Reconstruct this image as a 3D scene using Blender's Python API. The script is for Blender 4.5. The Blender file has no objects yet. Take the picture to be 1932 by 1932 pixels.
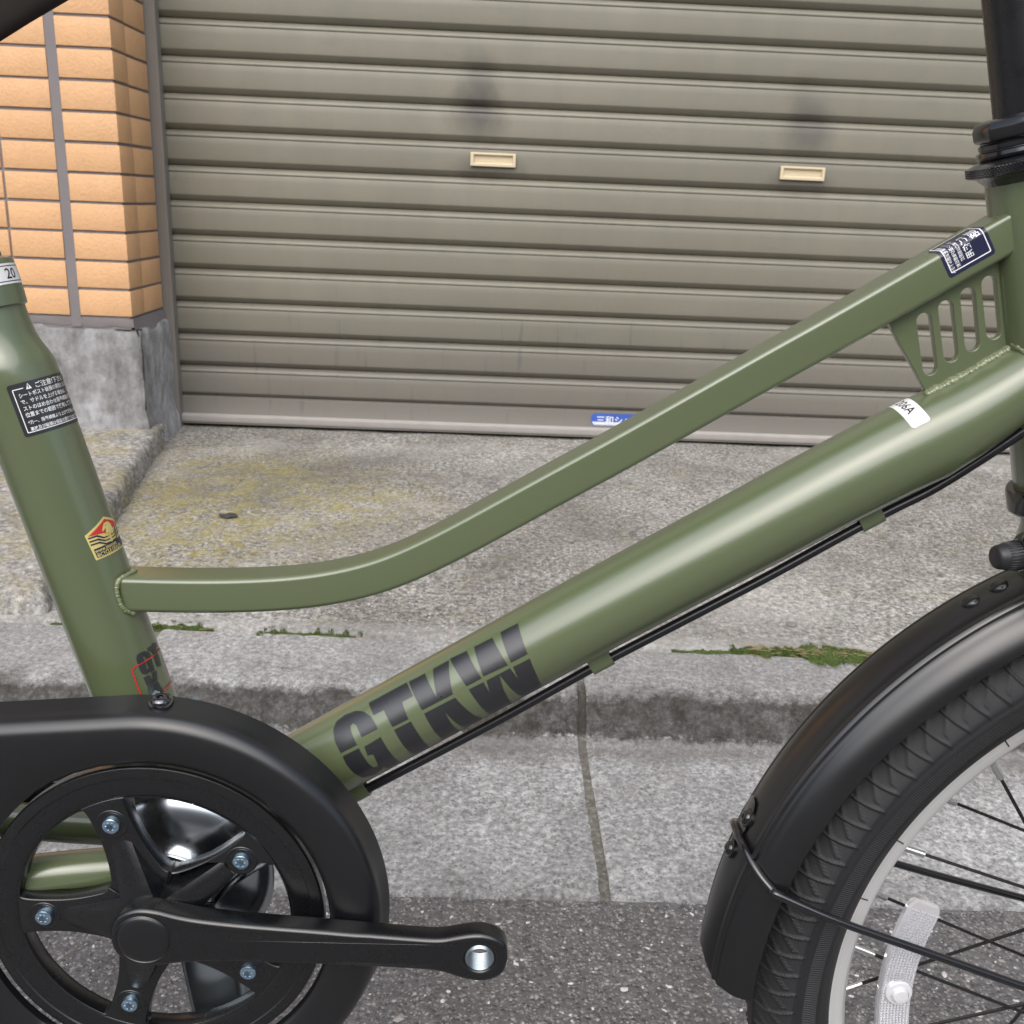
import bpy, bmesh, math, random
import numpy as np
from mathutils import Vector, Matrix, noise
from mathutils.geometry import tessellate_polygon
R = math.radians
S = bpy.context.scene
COL = S.collection
random.seed(7); RNG = np.random.default_rng(7)

# ------------------------------------------------------------------ camera
cam_d = bpy.data.cameras.new('camera'); cam = bpy.data.objects.new('camera', cam_d); COL.objects.link(cam)
cam.matrix_world = (Matrix.Translation((0, 0, 0.674)) @ Matrix.Rotation(-0.0289, 4, 'Z')
                    @ Matrix.Rotation(math.pi/2-0.3069, 4, 'X') @ Matrix.Rotation(0.0425, 4, 'Z'))
cam_d.sensor_fit = 'HORIZONTAL'; cam_d.sensor_width = 36.0; cam_d.lens = 36.0*1852/1932
cam_d.clip_start = 0.02; cam_d.clip_end = 1000
cam_d.dof.use_dof = True; cam_d.dof.focus_distance = 0.56; cam_d.dof.aperture_fstop = 32
S.camera = cam
# ------------------------------------------------------------------ sky, sun, exposure
W = bpy.data.worlds.new('World'); S.world = W; W.use_nodes = True
nt = W.node_tree; nt.nodes.clear()
sky = nt.nodes.new('ShaderNodeTexSky'); sky.sky_type = 'NISHITA'; sky.sun_disc = False
SUN_EL, SUN_AZ = R(46), R(192)
sky.sun_elevation = SUN_EL; sky.sun_rotation = SUN_AZ; sky.air_density = 1.0; sky.dust_density = 3.0; sky.ozone_density = 1.0
hsv = nt.nodes.new('ShaderNodeHueSaturation'); hsv.inputs['Saturation'].default_value = 0.62
bg = nt.nodes.new('ShaderNodeBackground'); bg.inputs['Strength'].default_value = 0.13
wo = nt.nodes.new('ShaderNodeOutputWorld')
nt.links.new(sky.outputs[0], hsv.inputs['Color']); nt.links.new(hsv.outputs[0], bg.inputs[0]); nt.links.new(bg.outputs[0], wo.inputs[0])
sun_d = bpy.data.lights.new('sun', 'SUN'); sun_d.energy = 1.5; sun_d.angle = R(84); sun_d.color = (1, 0.995, 0.985)
sun = bpy.data.objects.new('sun', sun_d); COL.objects.link(sun)
sdir = Vector((math.sin(SUN_AZ)*math.cos(SUN_EL), math.cos(SUN_AZ)*math.cos(SUN_EL), math.sin(SUN_EL)))
sun.rotation_euler = sdir.to_track_quat('Z', 'Y').to_euler()
S.view_settings.view_transform = 'Standard'; S.view_settings.look = 'None'; S.view_settings.gamma = 1
S.view_settings.use_curve_mapping = False
S.view_settings.exposure = 0.76
S.cycles.max_bounces = 4; S.cycles.transmission_bounces = 3; S.cycles.glossy_bounces = 3; S.cycles.diffuse_bounces = 3

# ------------------------------------------------------------------ material helpers
class NT:
    def __init__(s, name):
        s.m = bpy.data.materials.new(name); s.m.use_nodes = True; s.t = s.m.node_tree
        s.b = s.t.nodes['Principled BSDF']; s.tc = s.t.nodes.new('ShaderNodeTexCoord')
    def n(s, typ, **kw):
        x = s.t.nodes.new(typ)
        for k, v in kw.items(): setattr(x, k, v)
        return x
    def l(s, a, b): s.t.links.new(a, b)
    def coord(s, scale=(1, 1, 1), src='Object', rot=(0, 0, 0)):
        mp = s.n('ShaderNodeMapping'); mp.inputs['Scale'].default_value = scale; mp.inputs['Rotation'].default_value = rot
        s.l(s.tc.outputs[src], mp.inputs[0]); return mp.outputs[0]
    def noise(s, scale, detail=4, rough=.55, vec=None, out='Fac', dist=0):
        x = s.n('ShaderNodeTexNoise'); x.inputs['Scale'].default_value = scale; x.inputs['Detail'].default_value = detail
        x.inputs['Roughness'].default_value = rough; x.inputs['Distortion'].default_value = dist
        s.l(vec if vec is not None else s.tc.outputs['Object'], x.inputs['Vector']); return x.outputs[out]
    def voro(s, scale, out='Color', vec=None, feature='F1'):
        x = s.n('ShaderNodeTexVoronoi', feature=feature); x.inputs['Scale'].default_value = scale
        s.l(vec if vec is not None else s.tc.outputs['Object'], x.inputs['Vector']); return x.outputs[out]
    def ramp(s, fac, stops, interp='LINEAR'):
        x = s.n('ShaderNodeValToRGB'); cr = x.color_ramp; cr.interpolation = interp
        while len(cr.elements) < len(stops): cr.elements.new(0.5)
        for e, (p, c) in zip(cr.elements, stops):
            e.position = p; e.color = (c, c, c, 1) if isinstance(c, (int, float)) else (*c, 1)
        s.l(fac, x.inputs[0]); return x.outputs[0]
    def mix(s, fac, a, b, mode='MIX'):
        x = s.n('ShaderNodeMix', data_type='RGBA', blend_type=mode)
        for sock, v in ((x.inputs[0], fac), (x.inputs[6], a), (x.inputs[7], b)):
            if isinstance(v, (int, float)): sock.default_value = v
            elif isinstance(v, tuple): sock.default_value = (*v, 1)
            else: s.l(v, sock)
        return x.outputs[2]
    def math(s, op, a, b=None, c=None, clamp=False):
        x = s.n('ShaderNodeMath', operation=op); x.use_clamp = clamp
        for i, v in enumerate((a, b, c)):
            if v is None: continue
            if isinstance(v, (int, float)): x.inputs[i].default_value = v
            else: s.l(v, x.inputs[i])
        return x.outputs[0]
    def xyz(s, src='Object'):
        x = s.n('ShaderNodeSeparateXYZ'); s.l(s.tc.outputs[src], x.inputs[0]); return x.outputs
    def bump(s, h, strength=.3, dist=.002):
        x = s.n('ShaderNodeBump'); x.inputs['Strength'].default_value = strength; x.inputs['Distance'].default_value = dist
        s.l(h, x.inputs['Height']); s.l(x.outputs[0], s.b.inputs['Normal']); return x
    def set(s, **kw):
        for k, v in kw.items():
            i = s.b.inputs[k.replace('_', ' ')]
            if isinstance(v, (int, float)): i.default_value = v
            elif isinstance(v, tuple): i.default_value = (*v, 1)
            else: s.l(v, i)
        return s

def plain(name, col, rough=.5, metal=0., coat=0., noise_amt=.06, nscale=40, spec=.5, **kw):
    t = NT(name); f = t.noise(nscale, 5)
    c = t.mix(f, tuple(x*(1-noise_amt) for x in col), tuple(min(1, x*(1+noise_amt)) for x in col))
    t.set(Base_Color=c, Metallic=metal)
    r = t.math('MULTIPLY_ADD', t.noise(nscale*2.3, 4), .12, rough-.06); t.set(Roughness=r)
    if coat: t.set(Coat_Weight=coat, Coat_Roughness=.12)
    t.set(Specular_IOR_Level=spec); t.set(**kw); return t.m

M = {}
# bicycle paint: low sheen olive with orange peel
t = NT('olive_paint'); t.set(Base_Color=t.mix(t.noise(9, 3), (.093, .117, .056), (.100, .125, .061)), Roughness=.32, Coat_Weight=1., Coat_Roughness=.2, Coat_IOR=1.5, Specular_IOR_Level=.5)
t.bump(t.noise(650, 3), .10, .0005); M['green'] = t.m
t = NT('weld_paint'); t.set(Base_Color=(.15, .175, .085), Roughness=.22, Coat_Weight=.5, Coat_Roughness=.1); t.bump(t.noise(700, 3), .25, .0006); M['weld'] = t.m
M['black_plastic'] = plain('black_plastic', (.0045, .0047, .0058), .34, spec=.75, nscale=25)
M['black_satin'] = plain('black_satin_alloy', (.004, .0043, .0053), .28, spec=.75, nscale=60)
M['black_gloss'] = plain('black_gloss_paint', (.009, .009, .010), .16, coat=.5, nscale=60)
M['black_steel'] = plain('black_steel', (.014, .013, .013), .27, nscale=60)
M['mudguard'] = plain('mudguard_black', (.005, .0051, .006), .3, spec=.75, nscale=12)
M['chrome'] = plain('chrome', (.42, .46, .50), .2, metal=1., nscale=35)
M['stand'] = plain('plated_steel', (.40, .46, .50), .3, metal=1., nscale=25)
M['dark_chrome'] = plain('dark_chrome', (.13, .13, .14), .16, metal=1., nscale=80)
M['nipple'] = plain('nipple_brass_plated', (.80, .80, .79), .25, metal=1., nscale=200)
M['zinc'] = plain('zinc_bolt', (.50, .68, .84), .22, metal=1., nscale=200)
M['cable'] = plain('cable_housing', (.012, .0125, .015), .3, nscale=60)
M['rubber_knob'] = plain('knob_rubber', (.018, .018, .02), .45, nscale=60)
M['saddle'] = plain('saddle_vinyl', (.036, .021, .017), .5, nscale=60)
M['bracket_dark'] = plain('dark_gasket', (.006, .006, .007), .6)
M['decal_black'] = plain('decal_black', (.02, .021, .024), .3, spec=.75, noise_amt=.02)
M['decal_navy'] = plain('decal_navy', (.016, .018, .05), .3, noise_amt=.02)
M['decal_white'] = plain('decal_white', (.80, .80, .80), .35, noise_amt=.02)
M['decal_ink'] = plain('decal_ink', (.012, .012, .013), .35, noise_amt=.02)
M['decal_red'] = plain('decal_red', (.55, .03, .025), .3, noise_amt=.02)
M['decal_gold'] = plain('decal_gold', (.62, .52, .18), .3, noise_amt=.02)
M['decal_blue'] = plain('decal_blue', (.05, .11, .42), .4, noise_amt=.25, nscale=25)
M['decal_pale'] = plain('decal_pale', (.60, .63, .68), .45, noise_amt=.12, nscale=60)
# rim
t = NT('brushed_rim'); r_ = t.coord((1, 1, 1), 'UV'); mp = t.n('ShaderNodeMapping'); mp.inputs['Scale'].default_value = (4, 220, 1); t.l(t.tc.outputs['UV'], mp.inputs[0])
nz = t.noise(1, 3, vec=mp.outputs[0]); t.set(Base_Color=t.ramp(nz, [(.3, (.62, .615, .61)), (.7, (.76, .755, .75))]), Metallic=.45, Roughness=.34); t.bump(nz, .08, .0004); M['rim'] = t.m
# tyre: u around, v across
def tyre_mat():
    t = NT('tyre_rubber'); x = t.n('ShaderNodeSeparateXYZ'); t.l(t.tc.outputs['UV'], x.inputs[0])
    u, v = x.outputs[0], x.outputs[1]
    ser = t.math('SINE', t.math('MULTIPLY', u, 2*math.pi*1150))
    av = t.math('ABSOLUTE', t.math('SUBTRACT', v, .5))
    band = t.math('MULTIPLY', t.math('GREATER_THAN', av, .300), t.math('LESS_THAN', av, .365))
    h1 = t.math('MULTIPLY', ser, band)
    # fine knurl on the tread blocks
    kn = t.math('MULTIPLY', t.math('SINE', t.math('MULTIPLY_ADD', u, 2*math.pi*1000, t.math('MULTIPLY', v, 380))), t.math('SINE', t.math('MULTIPLY_ADD', u, 2*math.pi*1000, t.math('MULTIPLY', v, -380))))
    h2 = t.math('MULTIPLY', kn, t.math('LESS_THAN', av, .255))
    h = t.math('ADD', t.math('MULTIPLY', h1, .6), t.math('MULTIPLY', h2, .22))
    c = t.mix(t.noise(60, 5), (.008, .008, .009), (.016, .016, .0175)); c = t.mix(t.math('MULTIPLY', band, .5), c, (.04, .04, .042)); c = t.mix(t.math('MULTIPLY', t.math('LESS_THAN', av, .255), .15), c, (.055, .056, .06))
    t.set(Base_Color=c, Roughness=.55); t.bump(h, .7, .0006); return t.m
M['tyre'] = tyre_mat()
# reflector
t = NT('reflector_plastic'); v1 = t.voro(300, 'Distance'); t.set(Base_Color=(.80, .80, .83), Roughness=.10, Transmission_Weight=.6, IOR=1.49, Coat_Weight=.6, Coat_Roughness=.05)
t.bump(v1, .15, .0005); M['reflector'] = t.m
t = NT('clip_plastic'); t.set(Base_Color=(.9, .9, .92), Roughness=.12, Transmission_Weight=.3, IOR=1.49, Coat_Weight=1.); M['clip'] = t.m

# concrete family
def concrete(name, dark, light, gs=110, contrast=.5, macro=2.5, extra=None, rough=.85, bumpd=.0025, bumps=.6, pits=.5, grains=.5):
    """weathered concrete: cloudy tone, fractal grain, dark pits and pale grains of aggregate"""
    t = NT(name)
    m1 = t.noise(macro, 8, .68, dist=.4); m3 = t.noise(gs, 9, .78)
    c = t.ramp(m1, [(.34, dark), (.64, light)])
    c = t.mix(contrast, c, t.mix(1., c, t.ramp(m3, [(.38, .22), (.465, .70), (.53, 1.1), (.62, 1.9)]), 'MULTIPLY'))
    v = t.n('ShaderNodeTexVoronoi'); v.inputs['Scale'].default_value = gs*1.5; v.inputs['Randomness'].default_value = 1; t.l(t.tc.outputs['Object'], v.inputs['Vector'])
    cell = t.n('ShaderNodeSeparateColor'); t.l(v.outputs['Color'], cell.inputs[0]); core = t.ramp(v.outputs['Distance'], [(.30, 1.), (.40, 0.)])
    c = t.mix(t.math('MULTIPLY', t.math('MULTIPLY', core, t.math('GREATER_THAN', cell.outputs[0], .78)), grains), c, t.ramp(cell.outputs[2], [(0, (.36, .345, .325)), (.5, (.50, .485, .465)), (1, (.66, .65, .63))]))
    c = t.mix(t.math('MULTIPLY', t.math('MULTIPLY', core, t.math('LESS_THAN', cell.outputs[0], .20)), pits), c, (.085, .078, .07))
    c = t.mix(t.math('MULTIPLY', t.math('MULTIPLY', core, t.math('GREATER_THAN', cell.outputs[1], .93)), grains*.8), c, (.33, .25, .18))
    if extra: c = extra(t, c)
    t.set(Base_Color=c, Roughness=rough, Specular_IOR_Level=.3)
    h = t.math('ADD', m3, t.math('MULTIPLY', t.math('MULTIPLY', core, cell.outputs[2]), .25))
    t.bump(h, bumps, bumpd); return t.m
def lichen(t, c):
    x, y, z = t.xyz()
    n1 = t.noise(7, 6, .7); n2 = t.noise(60, 4, .7)
    kb = t.math('SUBTRACT', y, t.math('MULTIPLY_ADD', x, -.034, 1.284)); fm = t.n('ShaderNodeMapRange'); t.l(t.math('ADD', kb, t.math('MULTIPLY', t.math('SUBTRACT', n1, .5), .05)), fm.inputs[0]); fm.inputs[1].default_value = .055; fm.inputs[2].default_value = .03
    c = t.mix(t.math('MULTIPLY', fm.outputs[0], .45), c, (.40, .39, .375))
    gx = t.math('SUBTRACT', 1, t.math('DIVIDE', t.math('ABSOLUTE', t.math('ADD', x, .52)), .62), clamp=True)
    gy = t.math('SUBTRACT', 1, t.math('DIVIDE', t.math('ABSOLUTE', t.math('SUBTRACT', y, 1.85)), .55), clamp=True)
    m = t.math('MULTIPLY', t.math('MULTIPLY', gx, gy), t.math('ADD', n1, .25))
    m = t.math('ADD', m, t.math('MULTIPLY', t.math('SUBTRACT', n2, .5), .35))
    f = t.math('MULTIPLY', t.ramp(m, [(.12, 0.), (.45, .75)]), t.ramp(t.noise(26, 6, .8, dist=.8), [(.42, 0.), (.60, 1.)]))
    c = t.mix(f, c, (.31, .265, .07))
    n3 = t.noise(13, 6, .75, dist=.5); c = t.mix(t.ramp(n3, [(.57, 0.), (.70, .38)]), c, (.25, .215, .085))
    d = t.noise(3.1, 6, .7, dist=.6); c = t.mix(t.ramp(d, [(.48, 0.), (.68, .6)]), c, (.125, .113, .10))
    p = t.noise(1.7, 5, .65, vec=t.coord((1, 1.6, 1), rot=(0, 0, .6))); return t.mix(t.ramp(p, [(.52, 0.), (.70, .5)]), c, (.46, .44, .41))
M['apron'] = concrete('apron_concrete', (.19, .177, .157), (.355, .338, .31), 120, .95, 2.2, lichen, bumpd=.004, pits=.8, grains=.85)
M['slab'] = concrete('slab_concrete', (.21, .20, .18), (.36, .345, .32), 85, .75, 3, lambda t, c: t.mix(t.ramp(t.noise(9, 6, .7), [(.48, 0.), (.66, .55)]), c, (.29, .24, .08)), bumpd=.003)
def algae_shade(t, c):      # growth and the shade of the kerb riser, painted dark together, ragged edges
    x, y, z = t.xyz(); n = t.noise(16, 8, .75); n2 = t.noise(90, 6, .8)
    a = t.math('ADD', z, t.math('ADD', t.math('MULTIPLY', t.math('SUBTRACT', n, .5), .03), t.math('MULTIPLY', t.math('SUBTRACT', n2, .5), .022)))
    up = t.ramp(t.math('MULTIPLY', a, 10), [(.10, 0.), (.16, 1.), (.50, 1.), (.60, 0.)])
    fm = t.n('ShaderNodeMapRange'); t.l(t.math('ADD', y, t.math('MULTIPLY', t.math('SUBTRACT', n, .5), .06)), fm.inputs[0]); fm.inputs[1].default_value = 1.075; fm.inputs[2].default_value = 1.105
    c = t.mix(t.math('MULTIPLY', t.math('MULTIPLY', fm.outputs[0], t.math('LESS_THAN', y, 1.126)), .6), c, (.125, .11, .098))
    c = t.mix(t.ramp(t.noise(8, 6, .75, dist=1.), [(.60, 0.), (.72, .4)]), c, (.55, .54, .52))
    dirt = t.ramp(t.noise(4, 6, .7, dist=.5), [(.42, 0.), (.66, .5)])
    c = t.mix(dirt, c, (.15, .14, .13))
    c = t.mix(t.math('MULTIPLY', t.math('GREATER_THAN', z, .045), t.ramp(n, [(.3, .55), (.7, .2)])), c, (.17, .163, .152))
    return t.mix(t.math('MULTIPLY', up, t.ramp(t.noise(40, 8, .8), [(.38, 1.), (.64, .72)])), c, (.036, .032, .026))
M['gutter'] = concrete('gutter_concrete', (.30, .295, .288), (.48, .474, .466), 150, .7, 5, algae_shade, bumps=.5, bumpd=.003, pits=.55, grains=.55)
M['mortar'] = concrete('joint_mortar', (.13, .125, .10), (.22, .21, .18), 120, .6, 9, algae_shade)
def plaster(t, c):
    x, y, z = t.xyz(); n = t.noise(9, 6, .65)
    wx = t.math('ADD', x, t.math('MULTIPLY', t.math('SUBTRACT', n, .5), .10))
    # pale plaster patch by the corner, tapering down
    edge = t.math('MULTIPLY_ADD', z, -.36, -.68)
    m = t.math('GREATER_THAN', wx, edge)
    m2 = t.math('MULTIPLY', m, t.ramp(t.noise(30, 5, .7), [(.3, .5), (.6, 1.)]))
    c = t.mix(m2, c, (.42, .42, .43))
    rust = t.math('MULTIPLY', t.ramp(t.math('ADD', z, t.math('MULTIPLY', n, .03)), [(.362, 0.), (.385, 1.)]), t.ramp(t.noise(24, 5), [(.45, 0.), (.6, .75)]))
    c = t.mix(rust, c, (.42, .24, .13))
    return t.mix(t.ramp(t.noise(6.5, 6, .7, vec=t.coord((1, 1, .45))), [(.44, 0.), (.62, .65)]), c, (.085, .078, .066))
M['plinth'] = concrete('plinth_render', (.105, .099, .089), (.235, .226, .211), 50, .7, 8, plaster, bumps=.6, bumpd=.005, pits=.2, grains=.1)
def asphalt():
    t = NT('asphalt'); c = t.ramp(t.noise(6, 6, .65), [(.3, (.135, .127, .126)), (.7, (.205, .194, .191))])
    cell = t.n('ShaderNodeSeparateColor'); t.l(t.voro(230, 'Color'), cell.inputs[0])
    st = t.ramp(cell.outputs[0], [(0, (.085, .08, .08)), (.35, (.155, .147, .145)), (.62, (.22, .21, .206)), (.84, (.32, .305, .295)), (.955, (.47, .45, .435)), (1, (.74, .72, .70))])
    ed = t.ramp(t.voro(230, 'Distance'), [(.25, 1.), (.55, .25)])
    c = t.mix(t.math('MULTIPLY', ed, .85), c, st)
    cell2 = t.n('ShaderNodeSeparateColor'); t.l(t.voro(520, 'Color'), cell2.inputs[0])
    c = t.mix(t.ramp(cell2.outputs[1], [(.88, 0.), (.94, .75)]), c, (.50, .475, .45))
    c = t.mix(t.ramp(t.noise(2.2, 4), [(.45, 0.), (.75, .3)]), c, (.105, .085, .07))
    t.set(Base_Color=c, Roughness=t.ramp(cell.outputs[1], [(0, .6), (1, .9)]))
    h = t.math('ADD', t.math('MULTIPLY', ed, .8), t.math('ADD', t.math('MULTIPLY', cell.outputs[2], .6), t.noise(700, 3)))
    t.bump(h, .9, .003); return t.m
M['asphalt'] = asphalt()
def chipmat(i, c): return plain('stone_chip_%d' % i, c, .6, noise_amt=.3, nscale=300)
M['chips'] = [chipmat(i, c) for i, c in enumerate([(.10, .095, .09), (.20, .185, .17), (.36, .33, .30), (.68, .66, .63), (.22, .15, .10)])]
def shutter_mat():
    t = NT('shutter_paint')
    geo = t.n('ShaderNodeNewGeometry'); sp = t.n('ShaderNodeSeparateXYZ'); t.l(geo.outputs['Position'], sp.inputs[0]); X, Y, Z = sp.outputs
    def posn(scale, detail, sc, rough=.6):
        mp = t.n('ShaderNodeMapping'); mp.inputs['Scale'].default_value = sc; t.l(geo.outputs['Position'], mp.inputs[0]); return t.noise(scale, detail, rough, vec=mp.outputs[0])
    c = t.ramp(posn(1.6, 6, (1, 1, 1), .65), [(.35, (.180, .168, .126)), (.65, (.208, .195, .149))])
    oi = t.n('ShaderNodeObjectInfo'); c = t.mix(1., c, t.ramp(oi.outputs['Random'], [(0, .93), (1, 1.05)]), 'MULTIPLY')
    sc_ = posn(7, 8, (1, 1, 2.2), .8); c = t.mix(t.ramp(sc_, [(.56, 0.), (.66, .30)]), c, (.13, .12, .105))
    st = posn(16, 5, (1, 1, .16), .7); c = t.mix(t.ramp(st, [(.40, 0.), (.75, .4)]), c, (.15, .142, .125))
    # grime: the lowest slats are greyer and streaked
    low = t.ramp(t.math('ADD', Z, t.math('MULTIPLY', posn(5, 5, (1, 1, 1)), .25)), [(.30, 1.), (.62, 0.)])
    c = t.mix(t.math('MULTIPLY', low, .75), c, (.148, .136, .122))
    drip = t.math('MULTIPLY', t.ramp(posn(60, 5, (1, 1, .08), .65), [(.60, 0.), (.70, .45)]), t.ramp(t.math('ADD', Z, t.math('MULTIPLY', posn(9, 3, (1, 1, .3)), .3)), [(.5, 1.), (.68, 0.)]))
    c = t.mix(drip, c, (.085, .08, .075))
    # hand grime above the two pulls
    sn = t.math('MULTIPLY', t.math('SUBTRACT', posn(18, 4, (1, 1, .6)), .5), .9)
    def smudge(cx, cz, rx, rz, amt):
        dx = t.math('DIVIDE', t.math('SUBTRACT', X, cx), rx); dz = t.math('DIVIDE', t.math('SUBTRACT', Z, cz), rz)
        d = t.math('SQRT', t.math('ADD', t.math('MULTIPLY', dx, dx), t.math('MULTIPLY', dz, dz)))
        d = t.math('ADD', d, sn)
        return t.math('MULTIPLY', t.ramp(d, [(.30, 1.), (1.15, 0.)]), amt)
    for a in ((-.045, .862, .085, .075, .72), (-.045, .925, .060, .075, .45), (.712, .862, .082, .075, .55), (-.02, .742, .10, .035, .5), (.71, .738, .10, .035, .4), (.70, .93, .07, .06, .3)):
        c = t.mix(smudge(*a), c, (.060, .050, .046))
    t.set(Base_Color=c, Roughness=t.math('MULTIPLY_ADD', st, .2, .36), Metallic=0., Specular_IOR_Level=.5)
    t.bump(posn(55, 3, (1, 1, .4)), .05, .002); return t.m
M['shutter'] = shutter_mat()
t = NT('rail_paint'); c = t.ramp(t.noise(5, 5, .6, vec=t.coord((1, 1, .3))), [(.3, (.17, .152, .135)), (.7, (.225, .205, .182))]); t.set(Base_Color=c, Roughness=.42); M['rail'] = t.m
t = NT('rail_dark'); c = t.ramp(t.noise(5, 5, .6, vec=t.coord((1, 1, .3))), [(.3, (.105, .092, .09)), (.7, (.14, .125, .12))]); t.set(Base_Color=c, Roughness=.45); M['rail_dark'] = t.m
M['sill'] = plain('sill_pale', (.34, .315, .295), .4, noise_amt=.15, nscale=30)  # paler colour for the lip of the bottom bar
M['pull'] = plain('pull_plastic', (.60, .50, .34), .4, nscale=80)
def tile_mat():
    t = NT('orange_tile'); oi = t.n('ShaderNodeObjectInfo'); geo = t.n('ShaderNodeNewGeometry')
    c = t.mix(oi.outputs['Random'], (.61, .352, .175), (.645, .377, .192))
    nz = t.n('ShaderNodeTexNoise'); nz.inputs['Scale'].default_value = 160; nz.inputs['Detail'].default_value = 5; t.l(geo.outputs['Position'], nz.inputs['Vector'])
    n2 = t.n('ShaderNodeTexNoise'); n2.inputs['Scale'].default_value = 24; t.l(geo.outputs['Position'], n2.inputs['Vector'])
    c = t.mix(1., c, t.ramp(nz.outputs[0], [(.25, .92), (.40, 1.), (.7, 1.04)]), 'MULTIPLY')
    c = t.mix(1., c, t.ramp(n2.outputs[0], [(.3, .96), (.7, 1.03)]), 'MULTIPLY')
    t.set(Base_Color=c, Roughness=.6)
    t.bump(t.math('ADD', nz.outputs[0], t.math('MULTIPLY', n2.outputs[0], .4)), .6, .0022); return t.m
M['tile'] = tile_mat()
M['grout'] = plain('grout_grey', (.215, .195, .195), .85, noise_amt=.18, nscale=60)
M['sealant'] = plain('joint_sealant', (.185, .165, .165), .7, noise_amt=.16, nscale=14)
M['moss'] = plain('moss_green', (.065, .10, .02), .85, noise_amt=.5, nscale=160)
M['moss2'] = plain('moss_light', (.115, .155, .03), .85, noise_amt=.4, nscale=160)
M['straw'] = plain('dry_straw', (.34, .25, .14), .8, noise_amt=.3)
M['leaf'] = plain('dead_leaf', (.05, .045, .042), .8, noise_amt=.3)
M['building'] = plain('render_wall', (.33, .31, .28), .85, noise_amt=.12, nscale=2)

# ------------------------------------------------------------------ mesh helpers
def link(name, me, parent=None, loc=None):
    o = bpy.data.objects.new(name, me); COL.objects.link(o)
    if parent is not None: o.parent = parent
    if loc is not None: o.location = loc
    return o
def mesh(name, V, F, mats, parent=None, smooth=True, angle=40, loc=None, midx=None, uv=None):
    me = bpy.data.meshes.new(name); me.from_pydata([tuple(map(float, v)) for v in V], [], [tuple(int(i) for i in f) for f in F])
    if not isinstance(mats, (list, tuple)): mats = [mats]
    for m in mats: me.materials.append(M[m] if isinstance(m, str) else m)
    if midx is not None: me.polygons.foreach_set('material_index', midx)
    if smooth:
        me.polygons.foreach_set('use_smooth', [True]*len(me.polygons)); me.update()
        if angle: me.set_sharp_from_angle(angle=R(angle))
    if uv is not None:
        ul = me.uv_layers.new(name='UVMap'); idx = np.zeros(len(me.loops), np.int32); me.loops.foreach_get('vertex_index', idx)
        ul.data.foreach_set('uv', np.asarray(uv, np.float32)[idx].ravel())
    me.update(); return link(name, me, parent, loc)
def tag(o, label=None, cat=None, group=None, kind=None):
    if label: o['label'] = label
    if cat: o['category'] = cat
    if group: o['group'] = group
    if kind: o['kind'] = kind
    return o
def empty(name, loc=(0, 0, 0)):
    e = bpy.data.objects.new(name, None); e.empty_display_size = .05; e.location = loc; COL.objects.link(e); return e
def P(s, z, o=0.): return (s, -o, z)             # bicycle frame: s forward, z up, o towards the viewer's side
class MB:
    def __init__(s): s.V = []; s.F = []; s.I = []
    def add(s, V, F, i=0):
        b = len(s.V); s.V += [tuple(v) for v in V]; s.F += [tuple(k+b for k in f) for f in F]; s.I += [i]*len(F)
    def build(s, name, mats, parent=None, **kw): return mesh(name, s.V, s.F, mats, parent, midx=s.I, **kw)
def grid_faces(nu, nv, cu=False, cv=False):
    F = []
    for i in range(nu if cu else nu-1):
        for j in range(nv if cv else nv-1):
            a = i*nv+j; b = ((i+1) % nu)*nv+j; c = ((i+1) % nu)*nv+(j+1) % nv; d = i*nv+(j+1) % nv
            F.append((a, b, c, d))
    return F
def catmull(pts, n=8):
    p = [np.array(q, float) for q in pts]; p = [2*p[0]-p[1]]+p+[2*p[-1]-p[-2]]; out = []
    for i in range(1, len(p)-2):
        for k in range(n):
            t = k/n; a, b, c, d = p[i-1:i+3]
            out.append(.5*((2*b)+(-a+c)*t+(2*a-5*b+4*c-d)*t*t+(-a+3*b-3*c+d)*t**3))
    out.append(p[-2]); return out
def tube_vf(path, rad, seg=20, caps=True):
    path = [np.array(p, float) for p in path]; n = len(path)
    if not hasattr(rad, '__len__'): rad = [rad]*n
    T = [path[min(i+1, n-1)]-path[max(i-1, 0)] for i in range(n)]; T = [t/np.linalg.norm(t) for t in T]
    u = np.cross(T[0], (0, 1, 0)); u = np.cross(T[0], (1, 0, 0)) if np.linalg.norm(u) < .1 else u; u /= np.linalg.norm(u)
    V = []
    for i in range(n):
        u = u-T[i]*np.dot(u, T[i]); u /= np.linalg.norm(u); w = np.cross(T[i], u)
        for k in range(seg):
            a = 2*math.pi*k/seg; V.append(path[i]+rad[i]*(math.cos(a)*u+math.sin(a)*w))
    F = grid_faces(n, seg, False, True)
    if caps: F += [tuple(range(seg)), tuple((n-1)*seg+k for k in range(seg))[::-1]]
    return V, F
def tube(name, path, rad, mat, parent=None, seg=24, **kw):
    V, F = tube_vf(path, rad, seg); return mesh(name, V, F, mat, parent, **kw)
def lathe_vf(A, D, prof, seg=48, ref=(0, 1, 0), closed_ends=True):
    A = np.array(A, float); D = np.array(D, float); D /= np.linalg.norm(D)
    u = np.cross(D, ref); u = np.cross(D, (0, 0, 1)) if np.linalg.norm(u) < .1 else u; u /= np.linalg.norm(u); w = np.cross(D, u)
    V = []
    for k in range(seg):
        a = 2*math.pi*k/seg; e = math.cos(a)*u+math.sin(a)*w
        for t_, r_ in prof: V.append(A+D*t_+e*r_)
    F = grid_faces(seg, len(prof), True, False)
    if closed_ends:
        n = len(prof)
        if prof[0][1] > 1e-5: F.append(tuple(k*n for k in range(seg))[::-1])
        if prof[-1][1] > 1e-5: F.append(tuple(k*n+n-1 for k in range(seg)))
    return V, F
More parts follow.
